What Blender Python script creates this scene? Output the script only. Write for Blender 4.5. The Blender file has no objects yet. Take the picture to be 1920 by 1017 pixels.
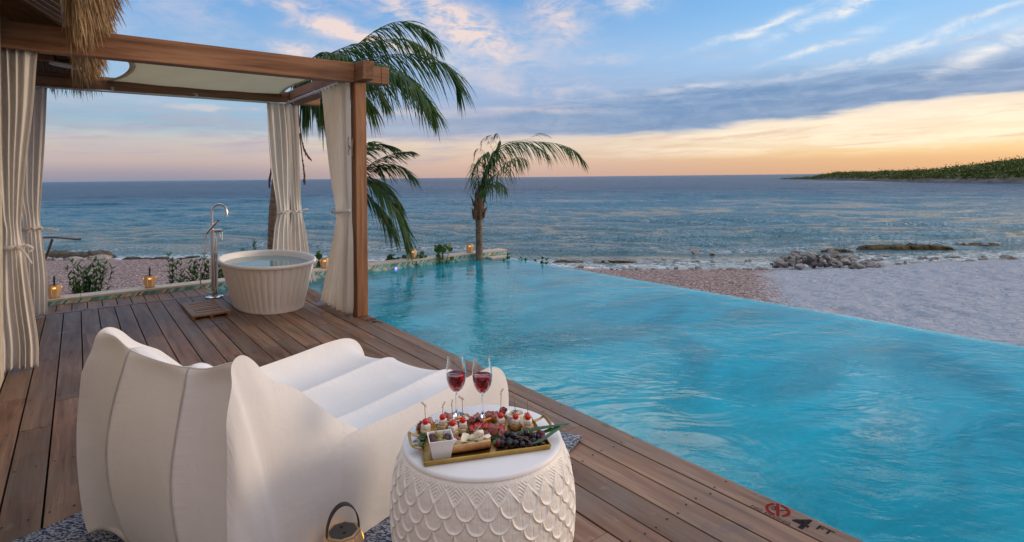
import bpy, bmesh, math, random
import numpy as np
from mathutils import Vector, Matrix, noise as mnoise
R_ = math.radians
random.seed(7); rng = np.random.default_rng(7)
S = bpy.context.scene
COL = S.collection

# ------------------------------------------------------------------ camera
CAMF, CAMH, YAW, ROLL = 1047.0, 1.55, R_(37.9), R_(0.607)
cd = bpy.data.cameras.new('camera'); cam = bpy.data.objects.new('camera', cd); COL.objects.link(cam)
cd.sensor_width = 36.0; cd.lens = 36.0*CAMF/1920.0
cd.shift_y = -(508.5-332.5)/1920.0
cd.clip_start = 0.05; cd.clip_end = 60000
cam.matrix_world = Matrix.Translation((0, 0, CAMH)) @ Matrix.Rotation(-YAW, 4, 'Z') @ Matrix.Rotation(R_(90), 4, 'X') @ Matrix.Rotation(-ROLL, 4, 'Z')
S.camera = cam
_R = Vector((math.cos(YAW), -math.sin(YAW), 0)); _F = Vector((math.sin(YAW), math.cos(YAW), 0)); _C = Vector((0, 0, CAMH))
def ray(px, py):
    a = (px-960)/CAMF; b = (332.5-py)/CAMF; c, s = math.cos(ROLL), math.sin(ROLL)
    return _F + _R*(a*c+b*s) + Vector((0, 0, 1))*(-a*s+b*c)
def atz(px, py, z):
    r = ray(px, py); return _C + r*((z-CAMH)/r.z)
def atY(px, py, Y):
    r = ray(px, py); return _C + r*(Y/r.y)
def atX(px, py, X):
    r = ray(px, py); return _C + r*(X/r.x)
def atd(px, py, d): return _C + ray(px, py)*d

# ------------------------------------------------------------------ render / exposure
S.view_settings.view_transform = 'Standard'; S.view_settings.look = 'None'
S.view_settings.exposure = 0.22; S.view_settings.gamma = 1.0
S.render.engine = 'CYCLES'
S.cycles.max_bounces = 8; S.cycles.transparent_max_bounces = 16; S.cycles.caustics_reflective = False; S.cycles.caustics_refractive = False
S.cycles.sample_clamp_indirect = 4.0
S.cycles.use_denoising = True

# ------------------------------------------------------------------ node expression helper
def lin(c):
    return tuple((x/255/12.92 if x/255 <= .04045 else ((x/255+.055)/1.055)**2.4) for x in c)
class E:
    nt = None
    def __init__(s, k): s.k = k
    @staticmethod
    def m(op, *a, clamp=False):
        n = E.nt.nodes.new('ShaderNodeMath'); n.operation = op; n.use_clamp = clamp
        for i, x in enumerate(a):
            if isinstance(x, E): E.nt.links.new(x.k, n.inputs[i])
            else: n.inputs[i].default_value = x
        return E(n.outputs[0])
    def __add__(s, o): return E.m('ADD', s, o)
    def __radd__(s, o): return E.m('ADD', o, s)
    def __sub__(s, o): return E.m('SUBTRACT', s, o)
    def __rsub__(s, o): return E.m('SUBTRACT', o, s)
    def __mul__(s, o): return E.m('MULTIPLY', s, o)
    def __rmul__(s, o): return E.m('MULTIPLY', o, s)
    def __truediv__(s, o): return E.m('DIVIDE', s, o)
def ss(x, a, b):
    n = E.nt.nodes.new('ShaderNodeMapRange'); n.interpolation_type = 'SMOOTHSTEP'
    E.nt.links.new(x.k, n.inputs[0])
    n.inputs[1].default_value = a; n.inputs[2].default_value = b
    if a > b: n.inputs[1].default_value = b; n.inputs[2].default_value = a; n.inputs[3].default_value = 1; n.inputs[4].default_value = 0
    return E(n.outputs[0])
def ramp(x, stops, interp='LINEAR'):
    n = E.nt.nodes.new('ShaderNodeValToRGB'); n.color_ramp.interpolation = interp
    el = n.color_ramp.elements
    for i, (p, c) in enumerate(stops):
        e = el[i] if i < 2 else el.new(p)
        e.position = p; e.color = tuple(c)+(1,)
    E.nt.links.new(x.k, n.inputs[0]); return E(n.outputs[0])
def cmix(f, a, b, bt='MIX'):
    n = E.nt.nodes.new('ShaderNodeMix'); n.data_type = 'RGBA'; n.blend_type = bt; n.clamp_factor = True
    for s_, v in ((n.inputs[0], f), (n.inputs[6], a), (n.inputs[7], b)):
        if isinstance(v, E): E.nt.links.new(v.k, s_)
        elif isinstance(v, tuple): s_.default_value = v+(1,)
        else: s_.default_value = v
    return E(n.outputs[2])
def vec(x, y, z):
    n = E.nt.nodes.new('ShaderNodeCombineXYZ')
    for i, v in enumerate((x, y, z)):
        if isinstance(v, E): E.nt.links.new(v.k, n.inputs[i])
        else: n.inputs[i].default_value = v
    return E(n.outputs[0])
def sep(v):
    n = E.nt.nodes.new('ShaderNodeSeparateXYZ'); E.nt.links.new(v.k, n.inputs[0]); return [E(o) for o in n.outputs]
def noise(v, scale, detail=4, rough=.55, dist=0, color=False):
    n = E.nt.nodes.new('ShaderNodeTexNoise')
    if v is not None: E.nt.links.new(v.k, n.inputs['Vector'])
    n.inputs['Scale'].default_value = scale; n.inputs['Detail'].default_value = detail
    n.inputs['Roughness'].default_value = rough; n.inputs['Distortion'].default_value = dist
    return E(n.outputs[1 if color else 0])
def voro(v, scale, feature='F1', out=0, rnd=1.0):
    n = E.nt.nodes.new('ShaderNodeTexVoronoi'); n.feature = feature
    if v is not None: E.nt.links.new(v.k, n.inputs['Vector'])
    n.inputs['Scale'].default_value = scale; n.inputs['Randomness'].default_value = rnd
    return E(n.outputs[out])
def coord(kind='Object'):
    n = E.nt.nodes.new('ShaderNodeTexCoord'); return E(n.outputs[kind])
def mapping(v, scale=(1, 1, 1), rot=(0, 0, 0), loc=(0, 0, 0)):
    n = E.nt.nodes.new('ShaderNodeMapping'); E.nt.links.new(v.k, n.inputs[0])
    n.inputs['Scale'].default_value = scale; n.inputs['Rotation'].default_value = rot; n.inputs['Location'].default_value = loc
    return E(n.outputs[0])
def rs(v, ang, scale): return mapping(mapping(v, (1, 1, 1), (0, 0, ang)), scale)
def attr(name, out=2):
    n = E.nt.nodes.new('ShaderNodeAttribute'); n.attribute_name = name; return E(n.outputs[out])

# ------------------------------------------------------------------ world: dusk sky with clouds (in sky direction space)
W = bpy.data.worlds.new('World'); S.world = W; W.use_nodes = True
E.nt = W.node_tree; E.nt.nodes.clear()
g = coord('Generated'); dx, dy, dz = sep(g)
hl = E.m('SQRT', dx*dx+dy*dy)
T = dz/E.m('MAXIMUM', hl, .02)
A = E.m('ARCTAN2', dx, dy)                                   # azimuth, 0 = +Y, to +X
Tp = E.m('MINIMUM', E.m('MAXIMUM', T, 0.0), 1.5)/1.5
def st(lst): return [(t/1.5, lin(c)) for t, c in lst]
rl = ramp(Tp, st([(0, (140, 142, 160)), (.012, (160, 150, 162)), (.03, (190, 172, 168)), (.053, (196, 184, 178)), (.077, (184, 194, 196)), (.107, (156, 190, 210)), (.185, (146, 182, 216)), (.27, (120, 168, 218)), (.5, (84, 128, 190)), (1.3, (160, 180, 215))]))
rc = ramp(Tp, st([(0, (196, 164, 154)), (.03, (214, 184, 164)), (.06, (224, 204, 184)), (.088, (200, 198, 206)), (.126, (152, 172, 204)), (.22, (148, 182, 220)), (.32, (98, 158, 215)), (.5, (80, 128, 192)), (1.3, (160, 180, 215))]))
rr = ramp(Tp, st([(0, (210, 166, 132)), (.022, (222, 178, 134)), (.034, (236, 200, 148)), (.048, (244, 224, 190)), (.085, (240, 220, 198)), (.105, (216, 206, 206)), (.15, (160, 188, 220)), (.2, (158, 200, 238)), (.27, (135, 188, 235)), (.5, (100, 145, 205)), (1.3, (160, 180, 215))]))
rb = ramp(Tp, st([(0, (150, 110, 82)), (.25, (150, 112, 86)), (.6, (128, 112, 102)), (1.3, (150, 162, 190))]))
base = cmix(ss(A, R_(4), R_(36)), rl, rc)
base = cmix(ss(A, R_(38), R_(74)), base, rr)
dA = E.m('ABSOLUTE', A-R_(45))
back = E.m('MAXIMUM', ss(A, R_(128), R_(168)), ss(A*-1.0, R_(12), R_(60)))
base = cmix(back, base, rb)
base = cmix(ss(E.m('ABSOLUTE', A), R_(135), R_(165))*ss(T, 1.4, .2)*.8, base, lin((222, 188, 162)))  # unseen sky behind the camera, brightened warm to light the tub front
def at(px, py):
    r = ray(px, py); return math.atan2(r.x, r.y), r.z/math.hypot(r.x, r.y)
AT = vec(A, T, 0.0)
warp = noise(mapping(AT, (5, 14, 1)), 1.0, 5, .6, 0, True)
wx, wy, wz = sep(warp)
A2 = A+(wx-.5)*.10; T2 = T+(wy-.5)*.045
streak = noise(mapping(AT, (7, 60, 1), (0, 0, R_(3))), 1.0, 6, .62, .4)
streak2 = noise(mapping(AT, (16, 42, 1), (0, 0, R_(-12))), 1.0, 7, .68, .8)
fluff = noise(mapping(AT, (14, 26, 1), (0, 0, R_(14))), 1.0, 8, .66, .6)
# soft horizontal banding low in the sky
low = ss(T, .02, .05)*ss(T, .15, .10)
base = cmix(low*ss(streak, .42, .62)*.6, base, cmix(ss(A, R_(25), R_(62)), lin((186, 176, 186)), lin((255, 240, 215))))
dk = ss(noise(rs(AT, R_(-4), (6, 75, 1)), 1.0, 6, .65, .5), .50, .68)*ss(T, .012, .03)*ss(T, .12, .09)
base = cmix(dk*.5, base, cmix(ss(A, R_(20), R_(60)), lin((170, 160, 176)), lin((214, 176, 150))))
# slate cloud band, widening towards the sunset
lo = .070 + ss(A, R_(50), R_(80))*.030; hi = .118 + ss(A, R_(28), R_(62))*.048
Tb = T + (streak-.5)*.030 + (wy-.5)*.018
band = E.m('MULTIPLY', ss((Tb-lo)*1.0, -.006, .010), ss((hi-Tb)*1.0, -.014, .03))
bs = ss(A, R_(8), R_(58))*.62+.30
band = band*bs*ss(dA, R_(75), R_(60))
base = cmix(band, base, cmix(ss(streak2, .35, .7), lin((104, 140, 182)), lin((126, 156, 192))))
edge = ss((Tb-lo), -.016, -.003)*ss((Tb-lo), .012, .0)*ss(A, R_(48), R_(66))*.6
base = cmix(edge, base, lin((255, 236, 208)))
# second thin slate veil above left/centre
v2 = ss(streak, .45, .7)*ss(T, .09, .14)*ss(T, .27, .17)*.55
base = cmix(v2, base, lin((168, 186, 214)))
# bright clouds
def blob(px, py, rx, ry, ang, s):
    a, t = at(px, py); c, sn = math.cos(ang), math.sin(ang)
    u = (A2-a); v = (T2-t)
    p = (u*c+v*sn)/rx; q = (v*c-u*sn)/ry
    return E.m('EXPONENT', (p*p+q*q)*-1.0)*s
bl = None
for b in ((625, 52, .055, .018, -.25, 1.4), (575, 92, .05, .012, -.1, 1.2), (700, 75, .09, .014, -.2, .9), (800, 20, .14, .05, -.35, 1.0), (540, 5, .06, .012, 0, .9), (905, 70, .10, .03, -.45, .9),
          (1050, 30, .045, .055, .2, 1.0), (1185, 5, .05, .02, 0, .9), (1560, 22, .10, .010, .34, 1.3), (1420, 52, .09, .007, .30, 1.1), (1610, 0, .03, .012, .6, 1.2), (1545, 85, .07, .006, .22, 1.0),
          (1790, 50, .10, .005, .25, .8), (1700, 92, .12, .007, .15, .9), (1880, 85, .08, .012, .3, 1.1), (1400, 70, .012, .005, .1, .9),
          (1000, 170, .13, .014, -.05, .6), (860, 120, .10, .02, -.3, .6), (1150, 110, .05, .008, 0, .5), (1300, 160, .10, .005, .02, .5), (760, 215, .08, .005, 0, .45), (340, 195, .05, .004, -.05, .5), (430, 205, .04, .003, 0, .5), (1020, 210, .12, .006, 0, .5), (200, 60, .1, .03, -.3, .25), (330, 20, .1, .03, -.3, .35)):
    e = blob(*b); bl = e if bl is None else bl+e
cl = E.m('MULTIPLY', bl, ss(fluff, .34, .62)*.75+ss(streak2, .4, .7)*.35, clamp=True)
ccol = cmix(ss(A, R_(40), R_(62)), lin((236, 214, 206)), lin((236, 234, 232)))
base = cmix(cl*.92, base, ccol)
# broken cloud overhead, added out of view to brighten the light from above
over = E.m('MAXIMUM', ss(T, .5, .8)*ss(noise(g, 3.0, 5, .6, .6), .44, .58), ss(T, .7, 1.4)*.9)
base = cmix(over*.85, base, tuple(1.45*q for q in lin((222, 228, 240))))
ob = None
for (a1, t1, rx, ry, an) in ((24, .30, .10, .05, .2), (36, .40, .16, .06, .35), (50, .46, .12, .07, .3), (57, .60, .10, .10, .2), (70, .37, .10, .03, .2)):
    u_ = A2-R_(a1); w_ = T2-t1; c_a, s_a = math.cos(an), math.sin(an); p_ = (u_*c_a+w_*s_a)/rx; q_ = (w_*c_a-u_*s_a)/ry
    e = E.m('EXPONENT', (p_*p_+q_*q_)*-1.0); ob = e if ob is None else ob+e
ob = E.m('MULTIPLY', ob, ss(fluff, .30, .58)*1.1, clamp=True)*ss(T, .32, .40)
base = cmix(ob, base, tuple(2.8*q for q in lin((244, 226, 214))))
gl_ = ss(A, R_(82), R_(104))*ss(A, R_(160), R_(135))*ss(T, 1.2, .3)  # added sky glow right of the view, unseen, lights the chair side
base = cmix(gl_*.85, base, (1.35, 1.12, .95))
below = ss(T, .0, -.03)
base = cmix(below, base, lin((110, 105, 110)))
sky = E.nt.nodes.new('ShaderNodeTexSky'); sky.sky_type = 'NISHITA'; sky.sun_disc = False
sky.sun_elevation = R_(5); sky.sun_rotation = R_(88)
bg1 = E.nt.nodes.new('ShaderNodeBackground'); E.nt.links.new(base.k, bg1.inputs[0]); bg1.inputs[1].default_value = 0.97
bg2 = E.nt.nodes.new('ShaderNodeBackground'); E.nt.links.new(sky.outputs[0], bg2.inputs[0]); bg2.inputs[1].default_value = 0.05
ms = E.nt.nodes.new('ShaderNodeMixShader'); ms.inputs[0].default_value = .04
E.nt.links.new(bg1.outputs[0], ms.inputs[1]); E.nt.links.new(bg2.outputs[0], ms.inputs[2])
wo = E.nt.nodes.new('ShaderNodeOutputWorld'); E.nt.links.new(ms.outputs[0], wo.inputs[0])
W.cycles.sampling_method = 'MANUAL'; W.cycles.sample_map_resolution = 512

sl = bpy.data.lights.new('sun', 'SUN'); sl.energy = 1.3; sl.angle = R_(16); sl.color = (1.0, .74, .5)
sun = bpy.data.objects.new('sun', sl); COL.objects.link(sun)
SA, SE = R_(113), R_(11)
sun.rotation_euler = Vector((-math.sin(SA)*math.cos(SE), -math.cos(SA)*math.cos(SE), -math.sin(SE))).to_track_quat('-Z', 'Y').to_euler()

# ------------------------------------------------------------------ materials
def newmat(name):
    m = bpy.data.materials.new(name); m.use_nodes = True; E.nt = m.node_tree
    b = m.node_tree.nodes['Principled BSDF']; return m, b
def put(b, **k):
    for key, v in k.items():
        s_ = b.inputs[key.replace('_', ' ')]
        if isinstance(v, E): E.nt.links.new(v.k, s_)
        elif isinstance(v, tuple) and len(v) == 3: s_.default_value = v+(1,)
        else: s_.default_value = v
def bump(b, h, strength=.3, dist=.01, prev=None):
    n = E.nt.nodes.new('ShaderNodeBump'); n.inputs['Strength'].default_value = strength; n.inputs['Distance'].default_value = dist
    E.nt.links.new(h.k, n.inputs['Height'])
    if prev is not None: E.nt.links.new(prev.outputs[0], n.inputs['Normal'])
    E.nt.links.new(n.outputs[0], b.inputs['Normal']); return n
M = {}
def simple(key, c1, c2=None, rough=.6, metal=0, scale=8, detail=5, bs=0, bd=.01, bsc=None, stretch=(1, 1, 1), spec=.5, thr=(.35, .65)):
    m, b = newmat(key); v = mapping(coord(), stretch)
    n = noise(v, scale, detail, .6)
    c2 = c2 or tuple(x*.8 for x in c1)
    put(b, Base_Color=ramp(n, [(thr[0], c1), (thr[1], c2)]), Roughness=rough, Metallic=metal)
    b.inputs['Specular IOR Level'].default_value = spec
    if bs: bump(b, noise(v, bsc or scale*4, 6, .6), bs, bd)
    M[key] = m; return m

def wood(key, dark, mid, light, grain_axis=1, rough=.62, use_attr=True, grain=1.0, grey=None, bumpd=.0015, nails=False, spec=.35):
    m, b = newmat(key); v = coord()
    off = attr('rnd') if use_attr else None
    o2 = vec(off*37.0, off*91.0, off*53.0) if use_attr else None
    if use_attr:
        n = E.nt.nodes.new('ShaderNodeVectorMath'); n.operation = 'ADD'; E.nt.links.new(v.k, n.inputs[0]); E.nt.links.new(o2.k, n.inputs[1]); vv = E(n.outputs[0])
    else: vv = v
    sc = [14.0*grain]*3; sc[grain_axis] = .9*grain
    sc2 = [75.0*grain]*3; sc2[grain_axis] = 2.2*grain
    n1 = noise(mapping(vv, tuple(sc)), 1.0, 5, .6, .6)
    n2 = noise(mapping(vv, tuple(sc2)), 1.0, 4, .6, .3)
    n3 = noise(vv, 1.7, 3, .5)
    c = ramp(n1, [(.28, dark), (.5, mid), (.74, light)])
    c = cmix(ss(n2, .52, .72)*.5, c, tuple(x*.5 for x in dark))
    if use_attr:
        c = cmix(.9, c, ramp(off, [(0, (.62, .60, .60)), (.35, (1.05, 1, .97)), (.7, (.8, .84, .9)), (1, (1.25, 1.12, 1.02))], 'EASE'), 'MULTIPLY')
    if grey: c = cmix(ss(n3, .38, .68)*.6, c, grey)
    kn = voro(mapping(vv, tuple(2.2 if i != grain_axis else .9 for i in range(3))), 1.0)
    c = cmix(ss(kn, .07, .03)*.8, c, tuple(x*.3 for x in dark))
    rv = rough
    if key == 'deck_wood':
        xs_, ys_, zs_ = sep(v); wn_ = noise(v, 2.1, 5, .62, .5)+ss(xs_, 1.9, 2.7)*.07; wt = ss(wn_, .63, .68)
        c = cmix(wt*.45, c, (.075, .048, .034)); rv = E.m('SUBTRACT', rough, wt*.22)
        c = cmix(ss(noise(v, 9, 5, .7), .60, .72)*.22, c, (.40, .36, .32))
    put(b, Base_Color=c, Roughness=rv); b.inputs['Specular IOR Level'].default_value = spec
    bump(b, n1+n2*.7, .6, bumpd)
    M[key] = m; return m

wood('deck_wood', (.085, .042, .024), (.215, .118, .070), (.35, .23, .15), 1, .55, grey=(.17, .132, .105))
wood('beam_x', (.13, .055, .026), (.29, .145, .075), (.42, .235, .13), 0, .6, grain=.8)
wood('beam_y', (.13, .055, .026), (.29, .145, .075), (.42, .235, .13), 1, .6, grain=.8)
wood('beam_z', (.13, .055, .026), (.29, .145, .075), (.42, .235, .13), 2, .6, grain=.8)
wood('teak_x', (.22, .11, .045), (.34, .19, .085), (.45, .28, .14), 0, .5, grain=1.6)
wood('teak_y', (.22, .11, .045), (.34, .19, .085), (.45, .28, .14), 1, .5, grain=1.6)
wood('soffit_wood', (.10, .07, .045), (.17, .12, .085), (.22, .16, .12), 0, .7)
simple('paint_white', (.72, .72, .70), (.6, .6, .58), .6, scale=3)
simple('whitewash', (.62, .56, .46), (.46, .40, .31), .8, scale=9, bs=.5, bd=.01)
simple('dark_gap', (.02, .016, .013), None, .9)
simple('steel', (.62, .63, .66), (.55, .56, .6), .25, 1.0, scale=5)
simple('dark_steel', (.16, .155, .155), (.11, .11, .11), .3, .9, scale=5)
simple('chrome', (.82, .83, .85), (.78, .79, .8), .06, 1.0, scale=3)
simple('rod_grey', (.62, .65, .7), (.55, .58, .63), .35, .7, scale=5)
simple('thatch', (.44, .29, .15), (.24, .15, .075), .8, scale=13, stretch=(1, 1, .25))
simple('bamboo', (.14, .10, .055), (.07, .05, .03), .6, scale=20)
simple('black_leather', (.022, .017, .015), (.03, .025, .022), .5, scale=30, bs=.2, bd=.001)
simple('lantern_wood', (.55, .36, .20), (.42, .26, .13), .55, scale=12, stretch=(1, 1, .1))
simple('lantern_glass_frame', (.06, .045, .04), None, .5)
simple('porcelain', (.82, .82, .82), (.78, .78, .78), .16, scale=2)
simple('tub_resin', (.88, .87, .86), (.85, .84, .83), .42, scale=2)
simple('stool_ceramic', (.82, .79, .75), (.76, .73, .69), .5, scale=40, bs=.15, bd=.001, bsc=220)
simple('coping_stone', (.62, .56, .47), (.50, .44, .36), .75, scale=14, bs=.35, bd=.004, bsc=60)
simple('plaster', (.68, .65, .60), (.62, .58, .53), .75, scale=7, bs=.25, bd=.003, bsc=90)
simple('table_top', (.76, .75, .76), (.72, .71, .72), .45, scale=4)
simple('brass', (.55, .36, .11), (.38, .23, .06), .33, 1.0, scale=9)
simple('trunk_grey', (.26, .20, .15), (.13, .10, .08), .9, scale=10, bs=.8, bd=.02)
simple('fibre', (.22, .13, .08), (.07, .045, .035), .95, scale=16, stretch=(1, 1, .3), bs=.8, bd=.02)
simple('dead_leaf', (.22, .125, .075), (.12, .07, .045), .85, scale=6)
simple('coral_rock', (.42, .37, .32), (.22, .19, .165), .9, scale=5, bs=.9, bd=.05, bsc=12)
simple('grey_rock', (.44, .42, .41), (.20, .19, .185), .9, scale=4, bs=.9, bd=.05, bsc=10)
simple('dark_rock', (.10, .085, .065), (.045, .038, .03), .85, scale=4, bs=1, bd=.08, bsc=7)
simple('algae_rock', (.10, .075, .02), (.035, .028, .014), .8, scale=3, bs=1, bd=.06, bsc=8)
simple('marking_black', (.008, .008, .01), (.02, .018, .018), .8, scale=60, spec=.1)
simple('marking_red', (.24, .008, .010), (.15, .008, .008), .8, scale=60, spec=.1)
simple('tomato', (.62, .015, .01), (.5, .012, .01), .18, scale=4)
simple('grape_black', (.008, .008, .02), (.022, .008, .022), .2, scale=14)
simple('grape_red', (.16, .012, .03), (.09, .008, .03), .2, scale=14)
simple('olive_green', (.25, .21, .05), (.19, .15, .03), .25, scale=20)
simple('olive_dark', (.09, .02, .03), (.05, .015, .02), .25, scale=20)
simple('cheese_rind', (.76, .72, .66), (.68, .62, .55), .7, scale=40, bs=.3, bd=.001, bsc=150)
simple('cheese_yellow', (.72, .55, .30), (.60, .42, .2), .5, scale=50)
simple('bread_crust', (.50, .26, .09), (.30, .13, .04), .75, scale=25, bs=.5, bd=.002, bsc=90)
simple('bread_crumb', (.62, .48, .30), (.5, .35, .18), .85, scale=60, bs=.6, bd=.002, bsc=120)
simple('peach', (.80, .38, .07), (.70, .22, .05), .35, scale=14)
simple('pepper', (.85, .30, .02), None, .25, scale=10)
simple('red_veg', (.55, .03, .03), (.42, .02, .02), .25, scale=10)
simple('pick_bamboo', (.36, .24, .12), (.25, .16, .08), .5, scale=20)
simple('stem_brown', (.22, .13, .06), None, .7)
simple('hummus', (.66, .52, .33), (.5, .4, .22), .7, scale=60, bs=.5, bd=.002)
simple('leaf_dark', (.018, .065, .018), (.03, .10, .025), .35, scale=8)
simple('stem_green', (.09, .11, .04), None, .6)

m, b = newmat('blue_cheese'); v = coord(); n = noise(v, 75, 4, .6, 1.0)
put(b, Base_Color=ramp(n, [(.36, (.10, .14, .14)), (.42, (.74, .68, .52)), (.7, (.80, .74, .6))]), Roughness=.5); bump(b, n, .3, .002); M['blue_cheese'] = m
m, b = newmat('ham'); v = coord(); n = noise(v, 45, 5, .6, 1.2)
put(b, Base_Color=ramp(n, [(.3, (.22, .05, .05)), (.5, (.36, .11, .10)), (.68, (.60, .34, .29))]), Roughness=.35); M['ham'] = m

def leafmat(key, c1, c2, c3, tr=.35, spec=.4, sc=3.0):
    m, b = newmat(key); v = coord(); n = noise(v, sc, 4, .7); f = noise(v, 40, 2, .5)
    c = ramp(n, [(.3, c1), (.5, c2), (.72, c3)]); c = cmix(f*.5, c, c1)
    put(b, Base_Color=c, Roughness=.42); b.inputs['Specular IOR Level'].default_value = spec
    t = E.nt.nodes.new('ShaderNodeBsdfTranslucent'); E.nt.links.new(c.k, t.inputs[0])
    mx = E.nt.nodes.new('ShaderNodeMixShader'); mx.inputs[0].default_value = tr
    E.nt.links.new(b.outputs[0], mx.inputs[1]); E.nt.links.new(t.outputs[0], mx.inputs[2])
    E.nt.links.new(mx.outputs[0], m.node_tree.nodes['Material Output'].inputs[0]); M[key] = m
leafmat('palm_leaf', (.022, .08, .018), (.055, .14, .028), (.20, .24, .06), .45)
leafmat('shrub_leaf', (.03, .09, .014), (.055, .15, .022), (.11, .22, .04))
leafmat('scrub_leaf', (.055, .09, .018), (.105, .15, .032), (.19, .195, .075), .15, .15, .12)
leafmat('grape_leaf', (.03, .09, .015), (.06, .15, .03), (.11, .20, .05))

def clothmat(key, c, tr=0.0, wr=1.0, sc=5):
    m, b = newmat(key); v = coord()
    n = noise(v, sc, 5, .6, .5); w = noise(v, 380, 2, .5)
    put(b, Base_Color=ramp(n, [(.3, tuple(x*.94 for x in c)), (.7, c)]), Roughness=.88); b.inputs['Specular IOR Level'].default_value = .25
    b.inputs['Sheen Weight'].default_value = .15
    k = bump(b, n, .35*wr, .02); bump(b, w, .15, .0006, k)
    if tr:
        t = E.nt.nodes.new('ShaderNodeBsdfTranslucent'); t.inputs[0].default_value = c+(1,)
        mx = E.nt.nodes.new('ShaderNodeMixShader'); mx.inputs[0].default_value = tr
        E.nt.links.new(b.outputs[0], mx.inputs[1]); E.nt.links.new(t.outputs[0], mx.inputs[2])
        E.nt.links.new(mx.outputs[0], m.node_tree.nodes['Material Output'].inputs[0])
    M[key] = m
clothmat('curtain_cloth', (.92, .89, .85), .42, .5)
clothmat('sail_cloth', (.80, .76, .62), .5, .3)
# upholstery: crinkles running away from the seams
m, b = newmat('upholstery'); v = coord()
n = noise(mapping(v, (3, 3, 3)), 1.0, 4, .6, .6); wr = noise(mapping(v, (2.2, 11, 4), (0, 0, R_(25))), 1.0, 4, .62, 1.0); w = noise(v, 420, 2, .5)
put(b, Base_Color=ramp(n, [(.3, (.70, .69, .69)), (.7, (.75, .745, .745))]), Roughness=.8); b.inputs['Sheen Weight'].default_value = .1
b.inputs['Specular IOR Level'].default_value = .25
sdv = attr('sd'); pr = noise(vec(attr('pu')*4.0, attr('pv')*26.0, 0.0), 1.0, 3, .6, .5)
pk = pr*ss(sdv, .42, .0)
k0 = bump(b, pk, .6, .0055); k = bump(b, wr, .16, .02, k0); k2 = bump(b, n, .2, .02, k); bump(b, w, .12, .0005, k2); M['upholstery'] = m
simple('piping', (.52, .50, .48), None, .8)

# rug weave
m, b = newmat('rug_weave'); v = coord(); vz = mapping(v, (1, 1, 1), (0, 0, R_(45)))
c = voro(mapping(vz, (90, 220, 90)), 1.0, 'F1', 1); cx_, cy_, cz_ = sep(c)
put(b, Base_Color=ramp(cx_, [(.0, (.02, .035, .08)), (.42, (.035, .06, .13)), (.5, (.30, .32, .36)), (1, (.62, .62, .60))], 'CONSTANT'), Roughness=.95)
bump(b, voro(mapping(vz, (90, 220, 90)), 1.0), .8, .004); M['rug_weave'] = m

# water surfaces: clear reflective skin over the real basin
def watermat(key, tint, bumps, ior=1.33, gl=.03, alpha_mix=0.0, body=None):
    m = bpy.data.materials.new(key); m.use_nodes = True; E.nt = m.node_tree; nt = m.node_tree
    nt.nodes.remove(nt.nodes['Principled BSDF'])
    v = coord('Object'); prev = None
    for (sc, stretch, rot, det, st_, di) in bumps:
        n = noise(rs(v, rot, stretch), sc, det, .55, .7)
        if sc > 2 and body: n = (n-.5)*(ss(noise(v, .45, 3, .5, 1.0), .38, .62)*1.1+.25)
        k = nt.nodes.new('ShaderNodeBump'); k.inputs['Strength'].default_value = st_; k.inputs['Distance'].default_value = di
        nt.links.new(n.k, k.inputs['Height'])
        if prev: nt.links.new(prev.outputs[0], k.inputs['Normal'])
        prev = k
    fr = nt.nodes.new('ShaderNodeFresnel'); fr.inputs['IOR'].default_value = ior; nt.links.new(prev.outputs[0], fr.inputs['Normal'])
    gb = nt.nodes.new('ShaderNodeBsdfGlossy'); gb.inputs['Roughness'].default_value = gl; nt.links.new(prev.outputs[0], gb.inputs['Normal'])
    tb = nt.nodes.new('ShaderNodeBsdfTransparent'); tb.inputs[0].default_value = tint+(1,)
    under = tb
    if body:
        db = nt.nodes.new('ShaderNodeBsdfDiffuse'); n = noise(mapping(v, (1, 1.6, 1)), .55, 6, .62, 1.0)
        cc = ramp(n, [(.32, tuple(q*.5 for q in body)), (.66, tuple(min(1, q*1.12) for q in body))]); nt.links.new(cc.k, db.inputs[0])
        mm = nt.nodes.new('ShaderNodeMixShader'); mm.inputs[0].default_value = alpha_mix
        nt.links.new(tb.outputs[0], mm.inputs[1]); nt.links.new(db.outputs[0], mm.inputs[2]); under = mm
    mx = nt.nodes.new('ShaderNodeMixShader'); nt.links.new(fr.outputs[0], mx.inputs[0])
    nt.links.new(under.outputs[0], mx.inputs[1]); nt.links.new(gb.outputs[0], mx.inputs[2])
    nt.links.new(mx.outputs[0], nt.nodes['Material Output'].inputs[0]); M[key] = m
watermat('pool_water', (.35, .95, .98), [(1.3, (1, 1.9, 1), R_(30), 3, .2, .10), (4, (1, 2.0, 1), R_(58), 5, .26, .03), (18, (1, 1.7, 1), R_(20), 4, .12, .008)], gl=.06, alpha_mix=.5, body=(.0, .60, .80), ior=1.42)
watermat('bath_water', (.75, .95, .97), [(5, (1, 1, 1), 0, 3, .12, .03)], gl=.02, alpha_mix=.6, body=(.42, .66, .72))
# pool plaster / small tiles
m, b = newmat('pool_tile'); v = coord(); n = noise(v, 1.2, 5, .6, .8); t = voro(v, 26, 'F1', 1); tx, ty, tz = sep(t)
c = ramp(n, [(.3, (.0, .40, .56)), (.55, (.01, .52, .70)), (.72, (.06, .64, .78))]); c = cmix(tx*.3, c, (.0, .34, .50)); c = cmix(ss(noise(v, 1.6, 6, .72, 1.8), .54, .72)*.3, c, (.12, .72, .86))
put(b, Base_Color=c, Roughness=.5); M['pool_tile'] = m
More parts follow.
